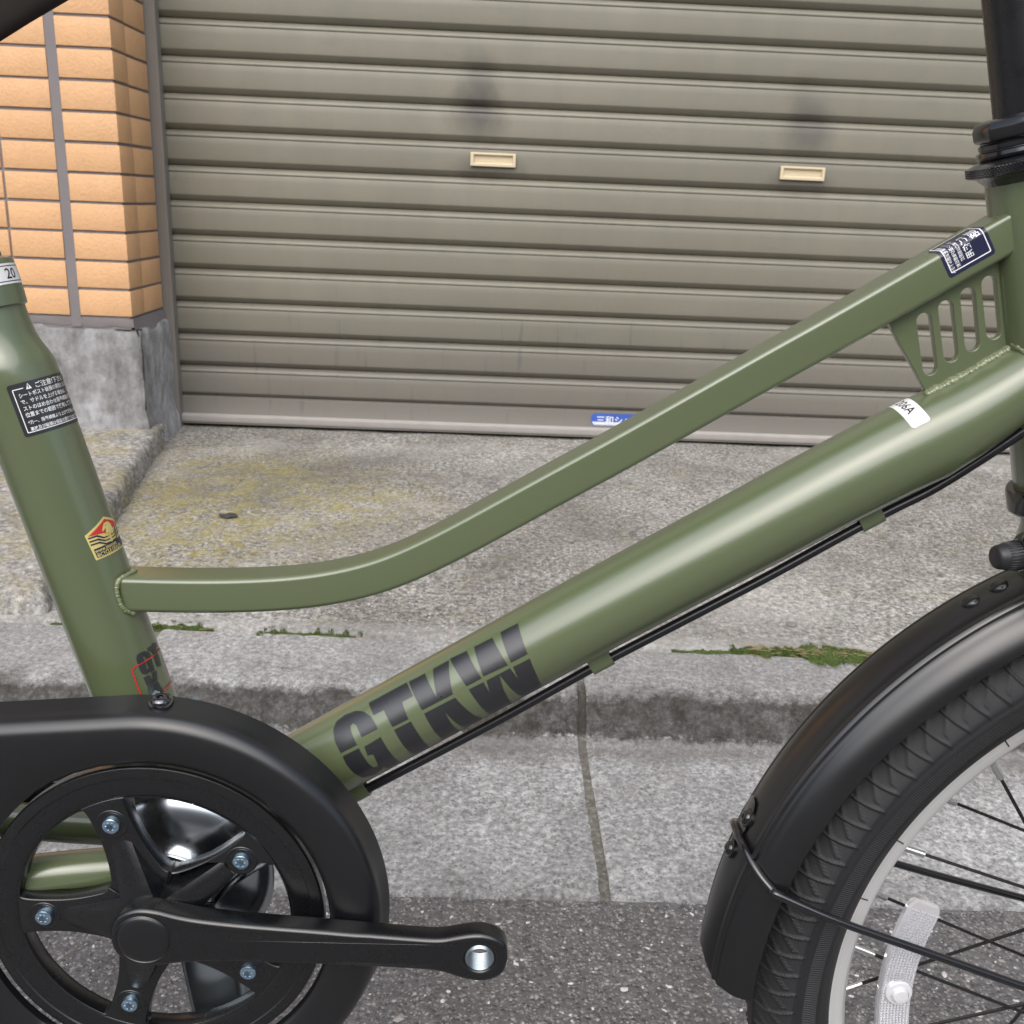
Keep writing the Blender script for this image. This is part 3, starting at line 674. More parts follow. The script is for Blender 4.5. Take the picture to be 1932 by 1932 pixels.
# gusset plate with four slots
gp = [(.1915, .6262), (.1990, .6150), (.2070, .6045), (.2172, .5895), (.268, .620), (.252, .676)]
slots = [((.2089, .6273), (.2155, .6047)), ((.2185, .6336), (.2247, .6114)), ((.2282, .6399), (.2343, .617)), ((.2375, .6459), (.2438, .6232))]
def slot(a, b, w=.0036, n=8):
    d = unit(a, b); an = math.atan2(d[1], d[0]); out = []
    for c, s0 in ((b, -90), (a, 90)): out += [(c[0]+w*math.cos(an+R(s0+180*k/n)), c[1]+w*math.sin(an+R(s0+180*k/n))) for k in range(n+1)]
    return out
gusset = plate('gusset_plate', [gp]+[slot(a, b)[::-1] for a, b in slots], -.0022, .0022, 'green', bike, bevel=.0004, angle=30)
def bead(name, path, r, parent, n=None, mat='weld'):
    p = np.array(catmull(path, 10)); L_ = np.r_[0, np.cumsum(np.linalg.norm(np.diff(p, axis=0), axis=1))]; n = n or max(4, int(L_[-1]/(r*.45))); mb = MB()
    q = np.c_[[np.interp(np.linspace(0, L_[-1], n), L_, p[:, i]) for i in range(3)]].T
    bm = bmesh.new(); bmesh.ops.create_icosphere(bm, subdivisions=2, radius=1); sv = np.array([v.co[:] for v in bm.verts]); sf = [tuple(v.index for v in f.verts) for f in bm.faces]; bm.free()
    for c in q: mb.add(sv*r*RNG.uniform(.85, 1.08)*RNG.uniform(.85, 1.15, 3)+c, sf)
    return mb.build(name, mat, parent, angle=0)
bead('weld_bead', [dt_surf(t_, R(82), -.0004) for t_ in (.3600, .370, .380, .392, .406)], .0025, gusset, 34)
bead('weld_bead', [P(.2455, .651, .0026), P(.2480, .642, .0026), P(.2505, .633, .0026), P(.2535, .622, .0026)], .0019, gusset)
bead('weld_bead', [P(.2525, .6185, .004), P(.2545, .6165, .0085), P(.2585, .6115, .0150), P(.263, .603, .0185), P(.267, .592, .0200)], .0018, down_tube)
bead('weld_bead', [P(-.1785, .4855, .0), P(-.1802, .4853, .006), P(-.1828, .4838, .0104), P(-.1836, .4795, .0122), P(-.1826, .4735, .0122), P(-.1806, .4685, .0115), P(-.1775, .4658, .009)], .0013, top_tube)
bead('weld_bead', [P(.2365, .675, .006), P(.2385, .677, .009), P(.2410, .675, .0105), P(.2455, .664, .0115), P(.2475, .655, .011)], .0017, top_tube)
bead('weld_bead', [P(.2395, .6778, .0085), P(.2405, .6775, .0100), P(.2415, .6765, .0108)], .0023, top_tube, 5, 'decal_pale')
# cable guides and cable under the down tube
for t_, dg_ in ((-.0013, 0), (.1517, -.0002), (.3092, -.0014)):
    V = []
    ring = [(.0034*math.sin(R(a)), -.0272-.0040*math.cos(R(a))) for a in range(-100, 101, 12)]
    ring = [(-.0036, -.0205)]+ring+[(.0036, -.0205)]; rin = [(a*.72, -.0272+(b+.0272)*.80) for a, b in ring]
    for dx in (-.0062, .0062):
        for o_, rr in ring+rin[::-1]: V.append(on_axis(DA, DD, t_+dx, rr+dg_, o_))
    n_ = len(ring)*2; mesh('cable_guide', V, grid_faces(2, n_, False, True)+[(i, i+1, n_-2-i, n_-1-i) for i in range(n_//2-1)]+[(n_+n_-1-i, n_+n_-2-i, n_+i+1, n_+i) for i in range(n_//2-1)], 'green', down_tube, angle=30)
cpath = [on_axis(DA, DD, -.10, -.026)]+[on_axis(DA, DD, t_, -.0272-s_) for t_, s_ in ((-.05, 0), (0, 0), (.04, .0006), (.09, .001), (.13, .0004), (.1517, .0002), (.2, .0010), (.25, .0018), (.29, .0014), (.3092, .0014), (.325, .0018), (.343, .0024))]+[on_axis(DA, DD, .366, -.0272, .002), on_axis(DA, DD, .3965, -.0215, .007), P(.284, .5990, .013), P(.294, .622, .019), P(.296, .650, .026), P(.285, .70, .03), P(.28, .80, .04), P(.285, .95, .06)]
tube('brake_cable', catmull(cpath, 8), .0026, 'cable', bike, 14)
# ---- stickers
def on_tube(A, D, r, flip=1):
    """x runs round the tube (positive to the viewer's right when the tube stands up), y along it"""
    def f(x, y, d):
        a = x/r; q = np.array(A)+D*y; s_ = -math.sin(a)*(r+d)*flip
        return P(q[0]-D[1]*s_, q[1]+D[0]*s_, math.cos(a)*(r+d))
    return f
def shift(sh_, dx, dy): V, F = sh_; return [(x+dx, y+dy) for x, y in V], F
rr = .0202
# caution sticker: starts 13 degrees right of the front line
x0 = R(12.4)*rr; st = Sticker(on_tube(SA, SD, rr))
st.layer(shift(poly2(rrect(0, .043, 0, .0250, .0013)), x0, .2485), 0)
b0 = rrect(.0018, .0412, .0016, .0226, .0003, 1); b1 = rrect(.0022, .0408, .0020, .0222, .0002, 1); st.layer(shift(ring2(b0, b1), x0, .2485), 1)
st.layer(shift(poly2([(.0068, .0215), (.0345, .0215), (.0345, .0240), (.0068, .0240)]), x0, .2485), 0, .0003)
st.layer(shift(poly2([(.0078, .0214), (.0104, .0214), (.0091, .0242)]), x0, .2485), 1, .0004); st.layer(shift(poly2([(.0089, .0220), (.0093, .0220), (.00935, .0234), (.00885, .0234)]), x0, .2485), 0, .0005)
st.layer(text2('ご注意!下さい', .0030, x0+.0118, .2485+.0213), 1, .0004)
for i, (ln, sz) in enumerate([('シートポスト破損の原因となりますの', .0024), ('で、サドルを上げる場合は、シートポ', .0024), ('ストのはめ合わせ限界標識が見えない', .0024), ('位置までの範囲で使用して下さい。', .0024), ('*万一、限界標識より上げて使用した場合、', .0020), ('事故及び破損は保証の限りではありません。', .0020)]):
    st.layer(text2(ln, sz, x0+.0036, .2485+.0183-.0031*i-(.0004 if i > 3 else 0), sx=.86), 1)
st.build('caution_sticker', ['decal_black', 'decal_white'], seat_tube, 'black caution sticker with white Japanese lettering')
# dealer emblem: house-shaped badge, half round the side of the tube
xc = R(76)*rr; w = .0131; st = Sticker(on_tube(SA, SD, rr))
def em(p): return shift(poly2([(x*w, y) for x, y in p]), xc, .1885)
st.layer(em([(-.92, -.0068), (.92, -.0068), (1, .0067), (0, .0120), (-1, .0067)]), 0)
st.layer(em([(-.84, -.0060), (.84, -.0060), (.87, -.0012), (-.87, -.0012)]), 1)
st.layer(em([(-.9, .0058), (0, .0108), (.9, .0058), (.25, .0045), (0, .003), (-.25, .0045)]), 2)
for sg in (-1, 1):
    for a, b in ((.0052, .0030), (.0034, .0014), (.0017, -.0002)):
        p = [(-.92*sg, a), (-.55*sg, a-.0003), (-.30*sg, b-.0004), (-.05*sg, b-.0006), (-.05*sg, b-.0012), (-.33*sg, b-.0010), (-.60*sg, a-.0010), (-.92*sg, a-.0007)]
        st.layer(em(p[::sg]), 1, .0003)
st.layer(em([(-.22, .0075), (-.10, .0090), (.12, .0090), (.26, .0074), (.30, .0040), (.2, .0018), (.1, .0040), (.05, .0012), (-.04, .0040), (-.12, .0014), (-.16, .0045), (-.10, .0062), (-.30, .0060)]), 3, .0004)
st.layer(em([(-.30, .0060), (-.22, .0075), (-.12, .0070), (-.16, .0063), (-.28, .0053)]), 0, .0005)
st.layer(em([(-.10, .0078), (-.03, .0080), (-.05, .0074)]), 1, .0005)
st.layer(text2('www.jitensya', .0027, xc-.0112, .1885-.0033, sx=.95), 3, .0004); st.layer(text2('BICYCLE DEALER', .0028, xc-.0108, .1885-.0057, sx=.78), 3, .0004)
st.build('dealer_sticker', ['decal_gold', 'decal_navy', 'decal_red', 'decal_gold'], seat_tube, 'red, gold and navy eagle badge sticker')
# maker's lettering: outlines in (along, degrees) on the down tube
LOGO = [[(.0127, 17.9), (.0125, 37.8), (.0136, 53.1), (.0162, 63.5), (.0214, 67), (.0279, 64), (.0327, 55.3), (.0357, 43), (.0365, 30.9), (.0364, 22.9), (.0267, 23.4), (.0266, 41.8), (.0251, 47.2), (.0233, 45.5), (.0227, 39), (.0226, 17.2)],
 [(.0127, 12.9), (.0226, 12.2), (.0223, 1.5), (.0219, -17.5), (.0224, -26.9), (.0245, -28.8), (.0258, -21.7), (.0272, -5.7), (.0244, -3.5), (.0255, 10.3), (.0358, 11.3), (.035, -17.5), (.0341, -49.6), (.0259, -49.2), (.0262, -38), (.0195, -47.5), (.0135, -36.6), (.0123, -16.4), (.0121, -1.4)],
 [(.0364, 65), (.0599, 64.2), (.061, 39.4), (.0542, 39.7), (.0534, 14.4), (.0439, 15.3), (.0435, 42.4), (.0373, 42.7)],
 [(.0439, 11.1), (.0539, 10.3), (.0535, -12.6), (.0517, -53.1), (.0425, -49), (.0431, -15.6)],
 [(.0612, 63.3), (.0709, 62.2), (.0721, 21.2), (.076, 62.5), (.0855, 62.1), (.0803, 15.1), (.062, 16.2)],
 [(.0621, 10.9), (.0805, 9.8), (.0821, -16.4), (.0846, -54), (.074, -55), (.0729, -26.8), (.0719, -1.6), (.0708, -21.7), (.07, -53.8), (.0603, -50.9), (.0612, -14.1)],
 [(.0862, 63.7), (.0962, 61.5), (.0975, 15.4), (.0886, 15.7)], [(.1007, 61.3), (.1114, 60.1), (.1128, 14.1), (.0988, 16.3)], [(.1164, 61.6), (.1268, 60.7), (.1245, 14.5), (.1147, 14.9)],
 [(.0888, 10.6), (.0974, 9.9), (.0971, -8), (.0992, 9.7), (.113, 9.1), (.1135, -11.4), (.1146, 8.6), (.1243, 7.8), (.1201, -56), (.1086, -53.6), (.1074, -18.3), (.1065, 8.4), (.1041, -13.7), (.1016, -55), (.0889, -51.9), (.0889, -14.4)]]
st = Sticker(lambda x, y, d: dt_surf(x, y/DR, d), 1)
for lp in LOGO: st.layer(poly2([(a, R(b)*DR) for a, b in lp]), 0)
st.build('maker_lettering', ['decal_black'], down_tube, 'black split lettering reading GTKW')
# small red-framed lettering low on the seat tube
st = Sticker(on_tube(SA, SD, rr)); xa, xb = R(34)*rr, R(108)*rr; ya, yb = .1035, .1235
a_ = rrect(xa, xb, ya, yb, .0028); b_ = rrect(xa+.0007, xb-.0007, ya+.0007, yb-.0007, .0022); st.layer(ring2(a_, b_), 1)
mid1, mid2 = .1215, .1090
for k, (c0, c1, oy) in enumerate(((LOGO[0], LOGO[1], mid1), (LOGO[2], LOGO[3], mid1), (LOGO[4], LOGO[5], mid2))):
    mnx = min(p[0] for p in c0+c1); ox = xa+(.0042 if k != 1 else .0125); 
    for lp in (c0, c1): st.layer(poly2([(ox+(p[0]-mnx)/.0245*.0085, oy+R(p[1])*DR/.0445*.0125) for p in lp]), 0, .0003)
st.build('red_framed_lettering', ['decal_black', 'decal_red'], seat_tube, 'black lettering in a thin red frame')
# white size sticker wrapped over the down tube
st = Sticker(lambda x, y, d: dt_surf(x, y/DR, d), 1)
st.layer(shift(poly2(rrect(0, .0096, 0, .0265, .0016)), .3424, R(38)*DR), 0)
st.layer(text2('206A', .0066, .3450, R(38)*DR+.0222, rot=-math.pi/2), 1)
st.build('number_sticker', ['decal_white', 'decal_ink'], down_tube, 'white number sticker reading 06A')
# black notice wrapped over the top tube near the head
def on_top(x, y, d):   # x back from the head end along the tube, y round the section from the lower edge of the near face
    s0 = .2318-x*.843; i = int(np.argmin(np.abs(TTs[:, 0]-s0))); i = min(max(i, 1), len(TTs)-2)
    dd = unit(TTs[i-1], TTs[i+1]); p = TTs[i]+dd*((s0-TTs[i][0])/dd[0]); n_ = np.array((-dd[1], dd[0]))
    h = TH_-TR_; w_ = TW_-TR_; L1 = 2*h; La = TR_*math.pi/2
    if y < L1: o_, b_ = TW_+d, -h+y
    elif y < L1+La: a_ = (y-L1)/TR_; o_, b_ = w_+(TR_+d)*math.cos(a_), h+(TR_+d)*math.sin(a_)
    else: o_, b_ = w_-(y-L1-La), TH_+d
    return P(p[0]+n_[0]*b_, p[1]+n_[1]*b_, o_)
class Sticker2(Sticker):
    def layer(s, shape, mi, lift=None):
        V, F = cut2(*shape, 1, .0011); V, F = cut2(V, F, 0, .004)
        s.mb.add([s.f(x, y, .00012+.00006*mi if lift is None else lift) for x, y in V], F, mi)
st = Sticker2(on_top)
st.layer(poly2(rrect(0, .0235, .0022, .0265, .0015)), 0)
st.layer(ring2(rrect(.0016, .0219, .0040, .028, .0004, 1), rrect(.0021, .0214, .0045, .0275, .0003, 1)), 1)
st.layer(text2('道路', .0050, .0036, .0222, rot=-math.pi/2, sx=.9), 1); st.layer(text2('のご使用', .0040, .0095, .0205, rot=-math.pi/2, sx=.9), 1)
for i, ln in enumerate(('スポーツ車には前照灯', 'クッション及び後部反射', '取扱説明書をお読み下さい')): st.layer(text2(ln, .0021, .0140+i*.0028, .0235, rot=-math.pi/2, sx=.8), 1)
st.build('notice_sticker', ['decal_navy', 'decal_white'], top_tube, 'dark notice sticker with white Japanese lettering')
# ---- seat clamp, post and saddle
clamp = lathe('seat_clamp', P(*SA), P(SD[0], SD[1]), [(.3085, .0166), (.3090, .0172), (.3145, .0176), (.3220, .0178), (.3285, .0178), (.3300, .0174), (.3315, .0150)], 'green', bike, 64, angle=40)
V, F = lathe_vf(on_axis(SA, SD, .3290, -.004, .006), P(.9, .25, .15), [(-.016, .0042), (.006, .0042), (.0085, .003)], 20); mesh('clamp_bolt', V, F, 'green', clamp)
lathe('bolt_hole', on_axis(SA, SD, .3045, .0085, .0122), P(-.55, -.1, .83), [(0, .0044), (.0015, .0044), (.0018, .0038), (.0012, .0030), (-.002, .0026), (-.002, 0)], 'black_gloss', seat_tube, 24)
st = Sticker(on_tube(SA, SD, .0178)); x0 = R(48)*.0178
st.layer(poly2(rrect(x0, x0+.020, .3180, .3274, .0002, 1)), 0); st.layer(ring2(rrect(x0+.0010, x0+.019, .3190, .3264, .0012), rrect(x0+.0014, x0+.0186, .3194, .3260, .0009)), 1); st.layer(text2('20', .0068, x0+.0062, .3204), 1)
st.build('size_sticker', ['decal_white', 'decal_ink'], clamp, 'white sticker with the number 20')
lathe('seat_post', P(*SA), P(SD[0], SD[1]), [(.18, .0135), (.440, .0135), (.442, .012)], 'black_satin', bike, 40)
def saddle():
    xs = np.linspace(-.455, -.128, 44); V = []; nn = 24
    for x in xs:
        u = (x+.455)/.327
        hw = float(np.interp(u, [0, .06, .2, .4, .55, .627, .67, .725, .792, .933, 1], [.045, .072, .080, .070, .052, .042, .036, .031, .027, .021, .008]))
        zb = float(np.interp(u, [0, .2, .474, .627, .67, .725, .792, .933, 1], [.745, .728, .718, .7285, .7345, .7430, .7535, .777, .792])); zt = float(np.interp(u, [0, .15, .5, .9, 1], [.800, .815, .806, .812, .800]))
        for k in range(nn):                                   # open shell: skirt, over the top, skirt, back inside
            a = k/(nn-1)
            if a < .5: q = a/.5; an = math.pi*q; y = hw*math.copysign(abs(math.cos(an))**.55, math.cos(an)); z = zb+(zt-zb)*abs(math.sin(an))**.6
            else: q = 1-(a-.5)/.5; an = math.pi*q; y = (hw-.006)*math.copysign(abs(math.cos(an))**.55, math.cos(an)); z = zb+.001+.006*abs(math.sin(an))**.6
            V.append((x, -y, z))
    F = grid_faces(len(xs), nn, False, True); F += [tuple(range(nn)), tuple((len(xs)-1)*nn+k for k in range(nn))[::-1]]
    return V, F
V, F = saddle(); sad = mesh('saddle', V, F, 'saddle', bike, angle=60)
for s_ in (-1, 1): tube('saddle_rail', catmull([P(-.43, .740, .03*s_), P(-.40, .722, .025*s_), P(-.35, .710, .022*s_), P(-.31, .710, .020*s_), P(-.295, .722, .018*s_)], 6), .0035, 'black_steel', sad, 12)
# ---- rear triangle
bbs = lathe('bottom_bracket_shell', P(BB[0], BB[1], -.036), P(0, 0, 1), [(0, .0215), (.058, .0215)], 'green', bike, 48)
for s_ in (1, -1):
    z0 = .330 if s_ > 0 else .312
    tube('chain_stay', catmull([P(-.150, z0, .020*s_), P(-.185, z0+.0005, .029*s_), P(-.24, z0-.002, .038*s_), P(-.36, .305, .048*s_), P(-.545, .254, .062*s_)], 8), .0105, 'green', bike, 24)
    tube('seat_stay', catmull([P(-.243, .600, .012*s_), P(-.30, .54, .030*s_), P(-.42, .40, .050*s_), P(-.545, .262, .062*s_)], 8), .0075, 'green', bike, 20)
# ---- chain case: hollow black shell round the chain wheel
def hull(d, n1=120):
    """outline of the case moved inwards by d: a big front circle, tangents, a small rear circle"""
    C1 = np.array(BB); R1 = .117-d; C2 = np.array((-.545, .330)); R2 = .072-d
    ax = C1-C2; L_ = np.hypot(*ax); th = math.atan2(ax[1], ax[0])
    g = math.asin((R1-R2)/L_)
    out = [C1+R1*np.array((math.cos(th+a), math.sin(th+a))) for a in np.linspace(-math.pi/2-g, math.pi/2+g, n1)]
    top0, top1 = out[-1], C2+R2*np.array((math.cos(th+math.pi/2+g), math.sin(th+math.pi/2+g)))
    out += [top0+(top1-top0)*k/24 for k in range(1, 24)]
    out += [C2+R2*np.array((math.cos(th+a), math.sin(th+a))) for a in np.linspace(math.pi/2+g, 3*math.pi/2-g, 24)]
    b0, b1 = out[-1], out[0]; out += [b0+(b1-b0)*k/24 for k in range(1, 24)]
    return np.array(out)
def chain_case():
    loops = []; H = hull
    def add(pts, o): loops.append([P(p[0], p[1], o) for p in pts])
    add(H(.0030), .0405); add(H(.0006), .0400); add(H(0), .0408); add(H(.0022), .0480)
    for k in range(0, 9):
        a = R(90*k/8); add(H(.0030+.0085*(1-math.cos(a))), .0510+.0088*math.sin(a))
    base = H(.0125); N_ = len(base); bc = np.array(BB)
    def rad(r_): return np.array([bc+r_*(p-bc)/np.hypot(*(p-bc)) for p in base])
    op = rad(.0885)
    for f, o in ((.0, .0600), (.25, .0600), (.5, .0597), (.75, .0590), (.93, .0575), (1., .0560)): add(base*(1-f)+op*f, o)
    add(rad(.0880), .0525); op3 = rad(.0895); add(op3, .0525)
    for f, o in ((.1, .0560), (.5, .0574), (1., .0578)): add(op3*(1-f)+base*f, o)
    add(H(.007), .052); add(H(.0030), .0405)
    V = [v for l in loops for v in l]; return V, grid_faces(len(loops), N_, False, True)
V, F = chain_case(); case = mesh('chain_case', V, F, 'black_plastic', bike, angle=50)
mb = MB()
ca = np.array((-.1335, .4305))
V, F = lathe_vf(P(-.1533, .4345, .0455), P(.05, .96, .28), [(-.004, .0058), (.0008, .0060), (.0014, .0058), (.0016, .0046), (.0030, .0042), (.0040, .0030), (.0041, .0016), (.0030, .0014), (.0030, 0)], 28); mesh('case_screw', V, F, 'dark_chrome', case)
V = []
for o_ in (-.006, .006):
    V += [P(-.160, .385, .017+o_*.6), P(-.1650, .412, .020+o_*.6), P(-.1662, .4268, .020+o_*.6), P(-.1640, .4262, .020+o_*.6), P(-.1620, .4170, .020+o_*.6), P(-.1510, .4165, .020+o_*.6), P(-.1462, .4245, .020+o_*.6), P(-.1445, .4235, .020+o_*.6), P(-.1470, .412, .020+o_*.6)]
mesh('case_bracket', V, grid_faces(2, 9), 'zinc', case, smooth=False)
# ---- chain wheel, spider, crank
wheel_c = np.array(BB)
ringp = [(.040, .0690), (.040, .0840), (.0455, .0853), (.0498, .0853), (.0510, .0846), (.0514, .0838), (.0514, .0795), (.0508, .0790), (.0508, .0735), (.0505, .0700), (.0500, .0688), (.0495, .0684), (.0405, .0684), (.040, .0690)]
V, F = lathe_vf(P(BB[0], BB[1], DO), P(0, 0, 1), ringp, 128); chain_wheel = mesh('chain_wheel', V, [f for f in F if len(f) == 4], 'black_satin', bike, angle=30)
ARM = [37.3+72*k for k in range(5)]
def windows():
    out = []
    for k in range(5):
        a, b = R(ARM[k]), R(ARM[k]+72); pts = []
        def side(an, sg):
            d = np.array((math.cos(an), math.sin(an))); n_ = np.array((-d[1], d[0]))*sg; w_ = []
            for r_, h in ((.0235, .0142), (.029, .0124), (.036, .0108), (.044, .0096), (.051, .0094), (.058, .0095), (.0635, .0098), (.0672, .0108)): w_.append(d*r_+n_*h)
            return w_
        s1 = side(a, 1); s2 = side(b, -1)
        m0 = math.atan2(s1[-1][1], s1[-1][0]); m1 = math.atan2(s2[-1][1], s2[-1][0])
        while m1 < m0: m1 += 2*math.pi
        arc = [np.array((math.cos(q), math.sin(q)))*.0682 for q in np.linspace(m0+.03, m1-.03, 12)]
        out.append([(p[0]+BB[0], p[1]+BB[1]) for p in [np.array(q) for q in chaikin(s1+arc+s2[::-1], 2)]][::-1])
    return out
mb = MB(); WN = [[np.array(q) for q in w_] for w_ in windows()]; bc = np.array(BB)
def split(w_):
    w_ = w_[::-1]; r_ = [np.hypot(*(q-bc)) for q in w_]; n_ = len(w_); i0 = int(np.argmin(r_)); w_ = w_[i0:]+w_[:i0]; r_ = r_[i0:]+r_[:i0]
    an = math.atan2(w_[0][1]-bc[1], w_[0][0]-bc[0])
    dev = [abs(math.remainder(math.atan2(q[1]-bc[1], q[0]-bc[0])-an, 2*math.pi)) if rr_ > .05 else 9 for q, rr_ in zip(w_, r_)]
    j = int(np.argmin(dev)); return w_[:j+1], w_[j:]+[w_[0]], math.atan2(w_[j][1]-bc[1], w_[j][0]-bc[0])
SPL = [split(w_) for w_ in WN]
for k in range(5):
    hA, _, a1 = SPL[k]; _, hB, a0 = SPL[k-1]
    while a1 < a0: a1 += 2*math.pi
    arc = [bc+.0690*np.array((math.cos(q), math.sin(q))) for q in np.linspace(a0, a1, 26)]
    lp = [bc]+hB[::-1]+arc+hA[::-1]
    lp = [lp[0]]+[q for p_, q in zip(lp, lp[1:]) if np.hypot(*(q-p_)) > 2e-5]
    V, F = plate2_vf([[tuple(q) for q in lp]], .0095, .0008); mb.add([P(x, y, .0455+DO+d) for x, y, d in V], F)
for an in ARM:                                               # arms rise towards the boss
    d = np.array((math.cos(R(an)), math.sin(R(an)))); n_ = np.array((-d[1], d[0])); V = []
    rows_ = [(.004, .0120, .0615), (.016, .0112, .0598), (.024, .0098, .0575), (.033, .0084, .0545), (.041, .0074, .0520), (.047, .0066, .0498)]
    for r_, w_, o_ in rows_:
        for q in np.linspace(-1, 1, 9):
            e = wheel_c+d*r_+n_*w_*q; V.append(P(e[0], e[1], o_+DO-(.010 if abs(q) == 1 else .0022*abs(q)**3)))
    mb.add(V, grid_faces(len(rows_), 9))
spider = mb.build('spider', 'black_satin', bike, angle=50)
for an in ARM:
    e = wheel_c+.0557*np.array((math.cos(R(an)), math.sin(R(an))))
    V, F = lathe_vf(P(e[0], e[1], DO), P(0, 0, 1), [(.0498, .0080), (.0504, .0078), (.0506, .0072), (.0503, .0064), (.0500, .0056), (.0500, 0)], 36); mesh('bolt_seat', V, F, 'black_satin', spider, angle=60)
    mb = MB(); mb.add(*lathe_vf(P(e[0], e[1], DO), P(0, 0, 1), [(.0500, .0045), (.0512, .0045), (.0523, .0040), (.0528, .0031), (.0529, .0022)], 30))
    V, F = lathe_vf(P(e[0], e[1], DO), P(0, 0, 1), [(.0529, .0022), (.0515, .0020), (.0515, 0)], 6); mb.add(V, F)
    for q in range(6):                                       # splines of the socket
        f_ = e+.0022*np.array((math.cos(R(60*q)), math.sin(R(60*q)))); mb.add(*lathe_vf(P(f_[0], f_[1], DO), P(0, 0, 1), [(.0520, .0007), (.0531, .0006), (.0533, 0)], 8))
    mb.build('chain_wheel_bolt', 'zinc', spider, angle=30)
lathe('crank_boss', P(BB[0], BB[1], 0), P(0, 0, 1), [(.020, .0150), (.055, .0152), (.0640, .0160), (.0650, .0165)], 'black_satin', spider, 48)
CA, CB = np.array((-.1592, .3218)), np.array((.0048, .3152)); CD = unit(CA, CB); CN = np.array((-CD[1], CD[0])); CL = np.hypot(*(CB-CA))
def crank():
    up_ = [(-.0165, 0), (-.0150, .0075), (-.0105, .0130), (-.003, .0162), (.006, .0160), (.016, .0138), (.028, .0121), (.05, .0108), (.08, .0100), (.11, .0094), (.135, .0091), (.1455, .0096), (.153, .0116), (.160, .0133), (.1665, .0137), (.173, .0118), (.1775, .0075), (.1790, 0)]
    pts = [CA+CD*(a*CL/.165)+CN*b for a, b in catmull(up_, 4)]; dn = [CA+CD*(a*CL/.165)-CN*b for a, b in catmull(up_, 4)]
    return [tuple(p) for p in pts]+[tuple(p) for p in dn[::-1][1:-1]]
V, F = plate_vf([crank()[::-1], circle(CB, .0069, 48)], .0125, .0026, 4); mb = MB()
def crank_o(x): u_ = (x-CA[0])/CL; return float(np.interp(u_, [-.2, 0, .15, .5, .85, 1.1], [.0670, .0670, .0670, .0670, .0680, .0685]))
mb.add([P(x, y, crank_o(x)+d*(1.0 if x < -.05 else .95)) for x, y, d in V], F)
crank_o_ = mb.build('crank_arm', 'black_satin', bike, angle=40)
lathe('dust_cap', P(CA[0], CA[1], .0063), P(0, 0, 1), [(.060, .0134), (.0672, .0134), (.0676, .0130), (.0673, .0126), (.0677, .0122), (.0681, .0100), (.0683, .0060), (.0684, 0)], 'black_plastic', crank_o_, 64)
pr_ = []
for k in range(13): pr_ += [(.0555+.001*k, .0072), (.0560+.001*k, .0064)]
V, F = lathe_vf(P(CB[0], CB[1], .0063), P(0, 0, 1), pr_, 48); mesh('pedal_thread', V, [f for f in F if len(f) == 4], 'stand', crank_o_, angle=20)
lathe('crank_boss', P(BB[0], BB[1], 0), P(0, 0, 1), [(-.066, .016), (-.050, .016), (-.03, .012)], 'black_satin', bike, 40)
V, F = plate_vf([[(-.32, .326), (-.32, .308), (-.161, .303), (-.161, .331)]], .012, .0024, 3); mesh('crank_arm', [P(x, y, -.062+d) for x, y, d in V], F, 'black_satin', bike)
# bright metal cup and stand plate behind the chain wheel
cupp = [(.0340, .0190), (.0338, .0205), (.0328, .0215), (.0300, .0230), (.0286, .0290), (.0274, .0360), (.0258, .0425), (.0232, .0480), (.0205, .0515), (.0188, .0525), (.0180, .0520)]
angs = np.linspace(R(-78), R(112), 50); V = [P(BB[0]+r_*math.cos(a), BB[1]+r_*math.sin(a), o_) for a in angs for o_, r_ in cupp]
mesh('bracket_cup', V, grid_faces(50, len(cupp)), 'chrome', bbs, angle=60)
lathe('bearing_ring', P(BB[0], BB[1], 0), P(0, 0, 1), [(.0226, .0200), (.0345, .0196), (.0358, .0188), (.0360, .0150), (.037, .0145), (.038, .0085)], 'black_gloss', bbs, 48)
path = np.array(catmull([(-.158, .335), (-.151, .30), (-.1435, .26), (-.134, .215), (-.122, .15), (-.108, .07), (-.10, .004)], 6)); V = []
for i, p in enumerate(path):
    d = unit(path[max(i-1, 0)], path[min(i+1, len(path)-1)]); n_ = np.array((-d[1], d[0])); hw = float(np.interp(p[1], [0, .1, .2, .27, .33], [.008, .010, .0145, .0185, .022]))
    for q in np.linspace(-1, 1, 13):
        e = p+n_*hw*q; V.append(P(e[0], e[1], float(np.interp(p[1], [0, .2, .27, .33], [.085, .034, .016, .006]))+.006*math.sqrt(max(0, 1-q*q*.97))-(.006 if abs(q) == 1 else 0)))
stand = mesh('stand_leg', V, grid_faces(len(path), 13), 'stand', bike, angle=60)
tube('stand_foot', [P(-.10, .008, -.09), P(-.10, .0065, .0), P(-.10, .008, .06)], .0065, 'chrome', bike, 16)

# ---- front wheel
WC = (.4215, .249); TYR = .2560
def wl(name, V, F, mat, parent=None, **kw): return mesh(name, V, F, mat, parent, **kw)
rimp = [(-.0125, .2100), (-.0128, .2160), (-.0120, .2168), (-.0105, .2166), (-.0095, .2120), (0, .2100), (.0095, .2120), (.0105, .2166), (.0120, .2168), (.0128, .2160), (.0125, .2060), (.0112, .2042), (.0075, .2015), (0, .2005), (-.0075, .2015), (-.0112, .2042), (-.0125, .2060)]
def ring_mesh(prof, n, c):
    V = []; U = []
    for k in range(n):
        a = 2*math.pi*k/n
        for j, (o_, r_) in enumerate(prof): V.append(P(c[0]+r_*math.cos(a), c[1]+r_*math.sin(a), o_)); U.append((k/n, j/len(prof)))
    return V, grid_faces(n, len(prof), True, True), U
V, F, U = ring_mesh(rimp, 180, (0, 0))
fw = mesh('front_wheel', V, F, 'rim', bike, angle=35, uv=U, loc=P(*WC))
